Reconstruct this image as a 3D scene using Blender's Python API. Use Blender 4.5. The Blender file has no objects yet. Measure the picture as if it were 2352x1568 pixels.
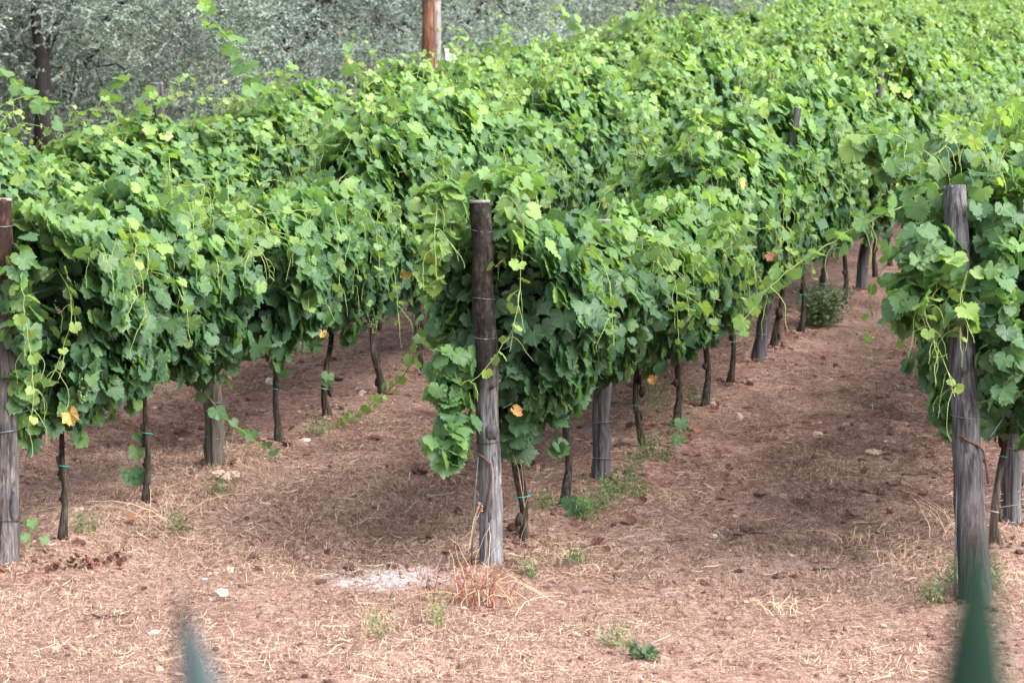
import bpy, math
import numpy as np
from mathutils import Vector

SC = bpy.context.scene
COL = SC.collection
R = np.random.default_rng(7)
PI = math.pi

# ------------------------------------------------------------------ camera, sky, sun, exposure
F = 5827.0                      # focal length in units of a 2352 px wide frame
PITCH = math.radians(6.0)
CP, SP = math.cos(PITCH), math.sin(PITCH)
HC = 3.315
cam_d = bpy.data.cameras.new('camera')
cam = bpy.data.objects.new('camera', cam_d)
COL.objects.link(cam)
cam.location = (0, 0, HC)
cam.rotation_euler = (math.radians(90) - PITCH, 0, 0)
cam_d.sensor_width = 36.0
cam_d.lens = 36.0 * F / 2352.0
cam_d.clip_start = 0.05
cam_d.clip_end = 3000
cam_d.dof.use_dof = True
cam_d.dof.focus_distance = 14.6
cam_d.dof.aperture_fstop = 5.6
SC.camera = cam

SUN_EL, SUN_AZ = math.radians(44), math.radians(118)      # azimuth from +Y towards +X
w = bpy.data.worlds.new('World')
SC.world = w
w.use_nodes = True
nt = w.node_tree
nt.nodes.clear()
sky = nt.nodes.new('ShaderNodeTexSky')
sky.sky_type = 'NISHITA'
sky.sun_disc = False
sky.sun_elevation = SUN_EL
sky.sun_rotation = SUN_AZ
sky.air_density = 1.0
sky.dust_density = 4.0
sky.ozone_density = 1.0
hsv = nt.nodes.new('ShaderNodeHueSaturation')
hsv.inputs['Saturation'].default_value = 0.38           # veiled, hazy summer sky
bg = nt.nodes.new('ShaderNodeBackground')
bg.inputs['Strength'].default_value = 0.15
wo = nt.nodes.new('ShaderNodeOutputWorld')
nt.links.new(sky.outputs[0], hsv.inputs['Color'])
nt.links.new(hsv.outputs[0], bg.inputs['Color'])
nt.links.new(bg.outputs[0], wo.inputs['Surface'])

sl = bpy.data.lights.new('sun', 'SUN')
sl.energy = 0.95
sl.angle = math.radians(55)
sl.color = (1.0, 0.965, 0.92)
so = bpy.data.objects.new('sun', sl)
COL.objects.link(so)
sd = Vector((math.sin(SUN_AZ) * math.cos(SUN_EL), math.cos(SUN_AZ) * math.cos(SUN_EL), math.sin(SUN_EL)))
so.rotation_euler = sd.to_track_quat('Z', 'Y').to_euler()

SC.view_settings.view_transform = 'Standard'
SC.view_settings.look = 'None'
SC.view_settings.exposure = 2.0
SC.view_settings.gamma = 1
SC.view_settings.use_curve_mapping = False
cy = SC.cycles
cy.max_bounces = 7
cy.diffuse_bounces = 4
cy.glossy_bounces = 2
cy.transmission_bounces = 4
cy.transparent_max_bounces = 4
cy.use_denoising = True
cy.use_adaptive_sampling = True
cy.adaptive_threshold = 0.015
cy.caustics_reflective = False
cy.caustics_refractive = False

# ------------------------------------------------------------------ the lie of the land
SLOPE = 0.0475
DIR = np.array([0.3147, 1.0106]) / math.hypot(0.3147, 1.0106)       # rows run this way
NRM = np.array([DIR[1], -DIR[0]])                                    # to the right of the rows


def at(px, py, Z):
    """A point of the frame (2352 wide) at depth Z, as a world point."""
    u, v = (px - 1176) / F, (784 - py) / F
    return np.array([u * Z, Z * (CP + v * SP), HC + Z * (v * CP - SP)])


def _h2(ix, iy, s):
    n = (ix.astype(np.int64) * 374761393 + iy.astype(np.int64) * 668265263 + s * 974634777) & 0xffffffff
    n = ((n ^ (n >> 13)) * 1274126177) & 0xffffffff
    return ((n ^ (n >> 16)) & 0xffff) / 65535.0


def vnoise(x, y, s=0):
    ix, iy = np.floor(x), np.floor(y)
    fx, fy = x - ix, y - iy
    fx, fy = fx * fx * (3 - 2 * fx), fy * fy * (3 - 2 * fy)
    a, b = _h2(ix, iy, s), _h2(ix + 1, iy, s)
    c, d = _h2(ix, iy + 1, s), _h2(ix + 1, iy + 1, s)
    return (a + (b - a) * fx) * (1 - fy) + (c + (d - c) * fx) * fy


def plane_pt(px, py):
    u, v = (px - 1176) / F, (784 - py) / F
    d = np.array([u, CP + v * SP, v * CP - SP])
    t = HC / (SLOPE * d[1] - d[2])
    return d[:2] * t


ENDS = {'A': plane_pt(24, 1322), 'B': plane_pt(1130, 1305), 'C': plane_pt(2240, 1392)}
_z = at(365, 245, 22.2)[:2]
ENDS['Z'] = _z - DIR * 9.6


def row_lat(p):
    return np.asarray(p)[..., 0] * NRM[0] + np.asarray(p)[..., 1] * NRM[1]


def row_along(p):
    return np.asarray(p)[..., 0] * DIR[0] + np.asarray(p)[..., 1] * DIR[1]


LAT = {k: float(row_lat(v)) for k, v in ENDS.items()}
T0 = {k: float(row_along(v)) for k, v in ENDS.items()}


def fields(x, y):
    """Lie of the soil: relief and what covers it."""
    p = np.stack([x, y], -1)
    lat, al = row_lat(p), row_along(p)
    near = np.clip((30 - y) / 14, 0, 1) * np.clip((y - 6) / 3, 0, 1)
    ridge = np.zeros_like(x)
    for k in LAT:
        on = np.clip((al - T0[k] + 0.8) / 0.8, 0, 1)
        ridge = np.maximum(ridge, np.exp(-((lat - LAT[k]) / 0.36) ** 2) * on)
    lane = np.zeros_like(x)
    for a, b in (('Z', 'A'), ('A', 'B'), ('B', 'C')):
        m = 0.5 * (LAT[a] + LAT[b])
        st = 0.5 * (T0[a] + T0[b])
        lane = np.maximum(lane, np.exp(-((lat - m - 0.12) / 0.52) ** 2) * np.clip((al - st + 0.2) / 1.2, 0, 1))
    n1 = vnoise(x * 1.1, y * 1.1, 1)
    n2 = vnoise(x * 3.1 + 9, y * 3.1, 2)
    n3 = vnoise(x * 8.3, y * 8.3 + 4, 3)
    n4 = vnoise(x * 19, y * 19, 4)
    rough = 0.5 + 0.8 * lane
    rel = (n1 - .5) * 0.09 + (n2 - .5) * 0.05 * rough + (n3 - .5) * 0.035 * rough + (n4 - .5) * 0.03 * rough
    h = SLOPE * y + rel * near + ridge * 0.055 * near
    # roadside bank on which the photographer stands
    t = np.clip((8.6 - y) / 4.6, 0, 1)
    t = t * t * (3 - 2 * t)
    h = h + t * 1.75
    # distant rise
    h = h + np.clip(y - 90, 0, 400) * 0.06
    return h, lane, ridge, near


def gz(x, y):
    return float(fields(np.array([float(x)]), np.array([float(y)]))[0][0])


def gpt(px, py):
    p = plane_pt(px, py)
    return np.array([p[0], p[1], gz(p[0], p[1])])


# ------------------------------------------------------------------ helpers
def tag(o, label=None, cat=None, group=None, kind=None):
    if label:
        o['label'] = label
    if cat:
        o['category'] = cat
    if group:
        o['group'] = group
    if kind:
        o['kind'] = kind
    return o


def empty(name, loc, rz=0.0):
    o = bpy.data.objects.new(name, None)
    o.empty_display_size = 0.2
    COL.objects.link(o)
    o.location = tuple(float(v) for v in loc)
    o.rotation_euler = (0, 0, rz)
    return o


def link(name, me, parent=None):
    o = bpy.data.objects.new(name, me)
    COL.objects.link(o)
    if parent is not None:
        o.parent = parent
    return o


def raw_mesh(name, verts, faces, mats, attrs=None, smooth=True, midx=None):
    """verts (n,3); faces (m,k) all k-gons, or a list of such arrays."""
    me = bpy.data.meshes.new(name)
    if not isinstance(faces, list):
        faces = [faces]
    faces = [f for f in faces if len(f)]
    me.vertices.add(len(verts))
    me.vertices.foreach_set('co', np.asarray(verts, dtype=np.float32).ravel())
    loops = np.concatenate([f.ravel() for f in faces]).astype(np.int32)
    cnt = np.concatenate([np.full(len(f), f.shape[1], dtype=np.int32) for f in faces])
    start = np.concatenate([[0], np.cumsum(cnt)[:-1]]).astype(np.int32)
    me.loops.add(len(loops))
    me.loops.foreach_set('vertex_index', loops)
    me.polygons.add(len(cnt))
    me.polygons.foreach_set('loop_start', start)
    me.polygons.foreach_set('loop_total', cnt)
    if midx is not None:
        me.polygons.foreach_set('material_index', np.asarray(midx, dtype=np.int32))
    me.polygons.foreach_set('use_smooth', np.full(len(cnt), smooth, dtype=bool))
    for k, a in (attrs or {}).items():
        at_ = me.attributes.new(k, 'FLOAT', 'POINT')
        at_.data.foreach_set('value', np.asarray(a, dtype=np.float32))
    for m in (mats if isinstance(mats, (list, tuple)) else [mats]):
        me.materials.append(m)
    me.update(calc_edges=True)
    me.validate()
    return me


def nrmz(a):
    return a / np.maximum(np.linalg.norm(a, axis=-1, keepdims=True), 1e-9)


class MB:
    """Collects tubes, boxes and lumps into one mesh."""

    def __init__(s):
        s.v, s.q, s.t, s.a, s.n = [], [], [], [], 0

    def add(s, v, q=None, t=None, a=0.0):
        v = np.asarray(v, float)
        if q is not None and len(q):
            s.q.append(np.asarray(q) + s.n)
        if t is not None and len(t):
            s.t.append(np.asarray(t) + s.n)
        s.v.append(v)
        s.a.append(np.full(len(v), a) if np.isscalar(a) else np.asarray(a, float))
        s.n += len(v)

    def tube(s, pts, rad, sides=6, a=0.0, jit=0.0, rng=None, cap=True, twist=0.0):
        pts = np.asarray(pts, float)
        n = len(pts)
        rad = np.broadcast_to(np.asarray(rad, float), (n,))
        tg = nrmz(np.gradient(pts, axis=0))
        ref = np.array([1., 0, 0]) if abs(tg[:, 0]).mean() < .8 else np.array([0, 1., 0])
        u = nrmz(np.cross(tg, ref))
        w_ = np.cross(tg, u)
        ang = np.arange(sides) / sides * 2 * PI
        rr = np.repeat(rad[:, None], sides, 1)
        if jit and rng is not None:
            prof = rng.normal(0, jit, sides)[None, :] * .6 + rng.normal(0, jit, (n, sides)) * .6
            rr = rr * (1 + prof)
        A = ang[None, :] + twist * np.linspace(0, 1, n)[:, None]
        v = pts[:, None, :] + (np.cos(A) * rr)[..., None] * u[:, None, :] + (np.sin(A) * rr)[..., None] * w_[:, None, :]
        v = v.reshape(-1, 3)
        i = np.arange(n - 1)[:, None] * sides
        j = np.arange(sides)[None, :]
        jn = (j + 1) % sides
        q = np.stack([i + j, i + jn, i + sides + jn, i + sides + j], -1).reshape(-1, 4)
        t = None
        if cap:
            v = np.vstack([v, pts[0], pts[-1]])
            b0, b1 = n * sides, n * sides + 1
            jj = np.arange(sides)
            jm = (jj + 1) % sides
            t = np.vstack([np.stack([np.full(sides, b0), jm, jj], -1),
                           np.stack([np.full(sides, b1), (n - 1) * sides + jj, (n - 1) * sides + jm], -1)])
        s.add(v, q, t, a)

    def lump(s, c, r, rng, sc=(1, 1, 1), rough=0.18, nu=9, nv=6, a=0.0):
        th = np.linspace(0, PI, nv + 1)[1:-1]
        ph = np.arange(nu) / nu * 2 * PI
        d = np.stack([np.sin(th)[:, None] * np.cos(ph), np.sin(th)[:, None] * np.sin(ph),
                      np.cos(th)[:, None] * np.ones(nu)], -1).reshape(-1, 3)
        d = np.vstack([d, [0, 0, 1], [0, 0, -1]])
        k = rng.normal(0, rough, len(d))
        v = np.asarray(c) + d * (1 + k)[:, None] * r * np.asarray(sc)
        rows = nv - 1
        q = [[i * nu + j, (i + 1) * nu + j, (i + 1) * nu + (j + 1) % nu, i * nu + (j + 1) % nu]
             for i in range(rows - 1) for j in range(nu)]
        T, B = rows * nu, rows * nu + 1
        t = [[T, j, (j + 1) % nu] for j in range(nu)] + [[B, (rows - 1) * nu + (j + 1) % nu, (rows - 1) * nu + j] for j in range(nu)]
        s.add(v, q, t, a)

    def mesh(s, name, mat, smooth=True):
        f = []
        if s.q:
            f.append(np.vstack(s.q))
        if s.t:
            f.append(np.vstack(s.t))
        return raw_mesh(name, np.vstack(s.v), f, mat, {'rnd': np.concatenate(s.a)}, smooth)

    def build(s, name, mat, parent=None, smooth=True):
        return link(name, s.mesh(name, mat, smooth), parent)


# ------------------------------------------------------------------ materials
def new_mat(name):
    m = bpy.data.materials.new(name)
    m.use_nodes = True
    t = m.node_tree
    t.nodes.clear()
    return m, t, t.nodes, t.links


def nd(ns, typ, **kw):
    n = ns.new(typ)
    for k, v in kw.items():
        setattr(n, k, v)
    return n


def ramp(ns, stops):
    r = ns.new('ShaderNodeValToRGB')
    e = r.color_ramp.elements
    while len(e) < len(stops):
        e.new(0.5)
    for el, (p, c) in zip(e, stops):
        el.position = p
        el.color = (*c, 1)
    return r


def mathn(ns, lk, op, a, b=None, c=None, clamp=False):
    m = ns.new('ShaderNodeMath')
    m.operation = op
    m.use_clamp = clamp
    for i, v in enumerate((a, b, c)):
        if v is None:
            continue
        if isinstance(v, (int, float)):
            m.inputs[i].default_value = v
        else:
            lk.new(v, m.inputs[i])
    return m.outputs[0]


def mixc(ns, lk, f, a, b, mode='MIX'):
    m = ns.new('ShaderNodeMix')
    m.data_type = 'RGBA'
    m.blend_type = mode
    for i, v in ((0, f), (6, a), (7, b)):
        if isinstance(v, (int, float)):
            m.inputs[i].default_value = v
        elif isinstance(v, tuple):
            m.inputs[i].default_value = (*v, 1)
        else:
            lk.new(v, m.inputs[i])
    return m.outputs[2]


def attr(ns, name):
    a = ns.new('ShaderNodeAttribute')
    a.attribute_name = name
    return a


def foliage_mat(name, stops, back, trans=0.3, tcol=(1.25, 1.25, 0.6), rough=0.42, spec=0.45, vein=True, var=0.35, ovar=0.16):
    m, t, ns, lk = new_mat(name)
    out = ns.new('ShaderNodeOutputMaterial')
    age = attr(ns, 'age').outputs['Fac']
    rnd = attr(ns, 'rnd').outputs['Fac']
    rp = ramp(ns, stops)
    lk.new(age, rp.inputs[0])
    colr = rp.outputs[0]
    val = mathn(ns, lk, 'MULTIPLY_ADD', rnd, var, 1 - var / 2)
    oi = ns.new('ShaderNodeObjectInfo')
    val = mathn(ns, lk, 'MULTIPLY', val, mathn(ns, lk, 'MULTIPLY_ADD', oi.outputs['Random'], ovar, 1 - ovar / 2))
    h = ns.new('ShaderNodeHueSaturation')
    lk.new(val, h.inputs['Value'])
    lk.new(colr, h.inputs['Color'])
    colr = h.outputs[0]
    if vein:
        ve = attr(ns, 'vein').outputs['Fac']
        vp = mathn(ns, lk, 'POWER', ve, 5.0)
        vp = mathn(ns, lk, 'MULTIPLY', vp, 0.4, clamp=True)
        colr = mixc(ns, lk, vp, colr, mixc(ns, lk, 0.5, colr, (0.3, 0.42, 0.14)))
    geo = ns.new('ShaderNodeNewGeometry')
    bk = mixc(ns, lk, 0.55, colr, back)
    bf = mathn(ns, lk, 'MULTIPLY', geo.outputs['Backfacing'], 0.8)
    base = mixc(ns, lk, bf, colr, bk)
    p = ns.new('ShaderNodeBsdfPrincipled')
    lk.new(base, p.inputs['Base Color'])
    p.inputs['Roughness'].default_value = rough
    p.inputs['Specular IOR Level'].default_value = spec
    tr = ns.new('ShaderNodeBsdfTranslucent')
    tc = mixc(ns, lk, 1.0, colr, tcol, 'MULTIPLY')
    lk.new(tc, tr.inputs['Color'])
    mx = ns.new('ShaderNodeMixShader')
    mx.inputs[0].default_value = trans
    lk.new(p.outputs[0], mx.inputs[1])
    lk.new(tr.outputs[0], mx.inputs[2])
    lk.new(mx.outputs[0], out.inputs[0])
    return m


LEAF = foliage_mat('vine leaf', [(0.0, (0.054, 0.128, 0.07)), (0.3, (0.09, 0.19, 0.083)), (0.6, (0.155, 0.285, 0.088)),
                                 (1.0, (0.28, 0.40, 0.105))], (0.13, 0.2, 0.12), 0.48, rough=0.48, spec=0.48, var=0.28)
OLIVE = foliage_mat('olive leaf', [(0.0, (0.075, 0.118, 0.092)), (0.5, (0.15, 0.21, 0.17)), (0.97, (0.31, 0.385, 0.32)), (1.0, (0.55, 0.3, 0.05))],
                    (0.40, 0.45, 0.38), 0.16, (1, 1, .8), 0.5, 0.4, False, 0.5, 0.85)
WEED = foliage_mat('weed leaf', [(0.0, (0.045, 0.1, 0.05)), (0.45, (0.085, 0.155, 0.065)), (1.0, (0.3, 0.34, 0.16))], (0.15, 0.2, 0.1), 0.25, vein=False)
DEAD = foliage_mat('withered leaf', [(0.0, (0.055, 0.02, 0.018)), (0.3, (0.22, 0.085, 0.07)), (0.5, (0.33, 0.15, 0.09)), (0.7, (0.46, 0.26, 0.09)), (1.0, (0.56, 0.42, 0.14))],
                   (0.42, 0.24, 0.17), 0.25, (1.1, 1, .7), 0.6, 0.2, True, 0.4)


def simple_mat(name, stops, rough=0.7, scale=(60, 60, 6), spec=0.3, bump=0.3, attr_mix=0.0, metallic=0.0, detail=6):
    """noise in object space, stretched along z, through a ramp."""
    m, t, ns, lk = new_mat(name)
    out = ns.new('ShaderNodeOutputMaterial')
    tc = ns.new('ShaderNodeTexCoord')
    mp = ns.new('ShaderNodeMapping')
    mp.inputs['Scale'].default_value = scale
    lk.new(tc.outputs['Object'], mp.inputs['Vector'])
    nz = ns.new('ShaderNodeTexNoise')
    nz.inputs['Scale'].default_value = 1.0
    nz.inputs['Detail'].default_value = detail
    nz.inputs['Roughness'].default_value = 0.65
    lk.new(mp.outputs[0], nz.inputs['Vector'])
    f = nz.outputs['Fac']
    if attr_mix:
        rnd = attr(ns, 'rnd').outputs['Fac']
        f = mathn(ns, lk, 'ADD', mathn(ns, lk, 'MULTIPLY', f, 1 - attr_mix), mathn(ns, lk, 'MULTIPLY', rnd, attr_mix))
    rp = ramp(ns, stops)
    lk.new(f, rp.inputs[0])
    p = ns.new('ShaderNodeBsdfPrincipled')
    lk.new(rp.outputs[0], p.inputs['Base Color'])
    p.inputs['Roughness'].default_value = rough
    p.inputs['Specular IOR Level'].default_value = spec
    p.inputs['Metallic'].default_value = metallic
    if bump:
        b = ns.new('ShaderNodeBump')
        b.inputs['Strength'].default_value = bump
        b.inputs['Distance'].default_value = 0.01
        lk.new(nz.outputs['Fac'], b.inputs['Height'])
        lk.new(b.outputs[0], p.inputs['Normal'])
    lk.new(p.outputs[0], out.inputs[0])
    return m


BARK = simple_mat('vine bark', [(0.35, (0.008, 0.006, 0.005)), (0.48, (0.03, 0.023, 0.018)), (0.58, (0.062, 0.052, 0.038)), (0.7, (0.12, 0.108, 0.082))], 0.85, (70, 70, 9), bump=0.8)
OBARK = simple_mat('olive bark', [(0.3, (0.012, 0.011, 0.01)), (0.6, (0.035, 0.031, 0.029)), (0.8, (0.075, 0.068, 0.064))], 0.9, (9, 9, 2), bump=0.8)
CANE = simple_mat('green cane', [(0.0, (0.10, 0.06, 0.03)), (0.35, (0.16, 0.14, 0.04)), (0.6, (0.21, 0.29, 0.085)), (1.0, (0.33, 0.4, 0.125))], 0.5, (20, 20, 20), bump=0, attr_mix=0.8)
GRAPE = simple_mat('green grape', [(0.3, (0.08, 0.15, 0.05)), (0.7, (0.15, 0.23, 0.08))], 0.35, (25, 25, 25), 0.4, 0)
TIE = simple_mat('teal tie', [(0.3, (0.02, 0.25, 0.2)), (0.7, (0.04, 0.36, 0.3))], 0.5, (20, 20, 20), 0.4, 0)
TIEW = simple_mat('pale tie', [(0.3, (0.3, 0.29, 0.26)), (0.7, (0.45, 0.44, 0.4))], 0.6, (20, 20, 20), 0.4, 0)
WIRE = simple_mat('galvanised wire', [(0.3, (0.08, 0.09, 0.095)), (0.7, (0.2, 0.22, 0.24))], 0.45, (30, 30, 30), 0.5, 0, metallic=0.6)
RUST = simple_mat('rusty iron', [(0.3, (0.035, 0.02, 0.016)), (0.7, (0.10, 0.055, 0.04))], 0.8, (60, 60, 60), 0.3, 0.3)
STRAW = simple_mat('straw', [(0.0, (0.075, 0.045, 0.032)), (0.35, (0.24, 0.15, 0.105)), (0.7, (0.5, 0.36, 0.265)), (1.0, (0.7, 0.56, 0.44))], 0.75, (3, 3, 3), 0.2, 0, attr_mix=0.95)
STALK = simple_mat('dry stalk', [(0.0, (0.16, 0.03, 0.03)), (0.3, (0.32, 0.13, 0.09)), (0.6, (0.5, 0.34, 0.22)), (1.0, (0.66, 0.52, 0.36))], 0.75, (3, 3, 3), 0.2, 0, attr_mix=0.95)
CLOD = simple_mat('soil clod', [(0.2, (0.07, 0.038, 0.03)), (0.5, (0.2, 0.115, 0.09)), (0.8, (0.4, 0.27, 0.22))], 0.95, (14, 14, 14), 0.1, 0.3, attr_mix=0.6)
STONE = simple_mat('stone', [(0.25, (0.32, 0.22, 0.17)), (0.55, (0.46, 0.35, 0.28)), (0.8, (0.56, 0.46, 0.38))], 0.9, (22, 22, 22), 0.2, 0.4)
WSTONE = simple_mat('white stone', [(0.25, (0.36, 0.29, 0.26)), (0.55, (0.52, 0.46, 0.43)), (0.75, (0.64, 0.6, 0.58))], 0.9, (22, 22, 22), 0.2, 0.3)
ASH = simple_mat('ash', [(0.25, (0.5, 0.44, 0.44)), (0.7, (0.78, 0.74, 0.76))], 0.95, (22, 22, 22), 0.1, 0.3)
AGAVE = simple_mat('agave leaf', [(0.3, (0.045, 0.07, 0.075)), (0.5, (0.06, 0.09, 0.095)), (0.7, (0.09, 0.12, 0.12))], 0.7, (14, 14, 5), 0.2, 0)
AGAVEG = simple_mat('green agave leaf', [(0.35, (0.006, 0.022, 0.014)), (0.5, (0.014, 0.038, 0.025)), (0.65, (0.05, 0.062, 0.055))], 0.75, (16, 16, 5), 0.15, 0)
SPINE = simple_mat('agave spine', [(0.3, (0.03, 0.018, 0.015)), (0.7, (0.07, 0.04, 0.035))], 0.5, (5, 5, 5), 0.4, 0)
AMARG = simple_mat('agave margin', [(0.3, (0.34, 0.3, 0.24)), (0.7, (0.5, 0.44, 0.36))], 0.6, (9, 9, 9), 0.3, 0)


def wood_mat(name, dark, mid, light, top=None):
    """weathered round wood: long fissures, stains; an optional darker, bark-covered upper part."""
    m, t, ns, lk = new_mat(name)
    out = ns.new('ShaderNodeOutputMaterial')
    tc = ns.new('ShaderNodeTexCoord')

    def noise(sc, det=6, rough=.6):
        mp = ns.new('ShaderNodeMapping')
        mp.inputs['Scale'].default_value = sc
        lk.new(tc.outputs['Object'], mp.inputs['Vector'])
        n = ns.new('ShaderNodeTexNoise')
        n.inputs['Scale'].default_value = 1
        n.inputs['Detail'].default_value = det
        n.inputs['Roughness'].default_value = rough
        lk.new(mp.outputs[0], n.inputs['Vector'])
        return n.outputs['Fac']
    grain = noise((75, 75, 3.5), 8, .7)
    blot = noise((7, 7, 2.2), 4)
    f = mathn(ns, lk, 'ADD', mathn(ns, lk, 'MULTIPLY', grain, .62), mathn(ns, lk, 'MULTIPLY', blot, .38))
    rp = ramp(ns, [(0.36, dark), (0.5, mid), (0.66, light)])
    lk.new(f, rp.inputs[0])
    c = rp.outputs[0]
    if top:
        z0, z1, d2, m2 = top
        sp = ns.new('ShaderNodeSeparateXYZ')
        lk.new(tc.outputs['Object'], sp.inputs[0])
        g = mathn(ns, lk, 'ADD', sp.outputs['Z'], mathn(ns, lk, 'MULTIPLY', mathn(ns, lk, 'SUBTRACT', blot, .5), 1.2))
        mr = ns.new('ShaderNodeMapRange')
        mr.inputs['From Min'].default_value = z0
        mr.inputs['From Max'].default_value = z1
        lk.new(g, mr.inputs['Value'])
        rp2 = ramp(ns, [(0.40, d2), (0.50, tuple(.25 * q for q in m2)), (0.66, m2)])
        lk.new(noise((26, 26, 15), 9, .78), rp2.inputs[0])
        c = mixc(ns, lk, mr.outputs[0], c, rp2.outputs[0])
    ck = ramp(ns, [(0.40, (1, 1, 1)), (0.455, (0, 0, 0))])
    lk.new(noise((36, 36, 1.6), 5, .6), ck.inputs[0])
    kn = ramp(ns, [(0.30, (1, 1, 1)), (0.38, (0, 0, 0))])
    lk.new(noise((16, 16, 11), 3, .5), kn.inputs[0])
    c = mixc(ns, lk, mathn(ns, lk, 'MULTIPLY', mathn(ns, lk, 'MAXIMUM', ck.outputs[0], kn.outputs[0]), .72), c, (0.018, 0.015, 0.014))
    p = ns.new('ShaderNodeBsdfPrincipled')
    lk.new(c, p.inputs['Base Color'])
    p.inputs['Roughness'].default_value = 0.85
    p.inputs['Specular IOR Level'].default_value = 0.2
    b = ns.new('ShaderNodeBump')
    b.inputs['Strength'].default_value = 0.9
    b.inputs['Distance'].default_value = 0.012
    lk.new(f, b.inputs['Height'])
    lk.new(b.outputs[0], p.inputs['Normal'])
    lk.new(p.outputs[0], out.inputs[0])
    return m


W_GREY = wood_mat('grey wood', (0.022, 0.021, 0.022), (0.078, 0.075, 0.08), (0.2, 0.197, 0.21))
W_CENT = wood_mat('centre post wood', (0.035, 0.033, 0.035), (0.14, 0.136, 0.145), (0.34, 0.335, 0.35), (0.7, 1.0, (0.004, 0.0035, 0.003), (0.075, 0.058, 0.05)))
W_LEFT = wood_mat('left post wood', (0.02, 0.015, 0.014), (0.085, 0.075, 0.074), (0.22, 0.205, 0.21), (0.9, 1.6, (0.01, 0.007, 0.006), (0.1, 0.045, 0.03)))
W_TAN = wood_mat('tan wood', (0.025, 0.021, 0.018), (0.09, 0.078, 0.066), (0.18, 0.165, 0.145))
W_RED = wood_mat('red brown pole', (0.03, 0.014, 0.011), (0.15, 0.062, 0.034), (0.3, 0.19, 0.125))
W_PALE = wood_mat('pale beam', (0.2, 0.18, 0.17), (0.36, 0.34, 0.32), (0.5, 0.48, 0.46))
CUT = simple_mat('sawn end', [(0.3, (0.1, 0.092, 0.088)), (0.7, (0.3, 0.285, 0.28))], 0.85, (60, 60, 60), 0.2, 0.3)
PAINT = simple_mat('white paint', [(0.3, (0.62, 0.6, 0.62)), (0.7, (0.8, 0.79, 0.8))], 0.6, (12, 12, 12), 0.3, 0.1)


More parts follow.
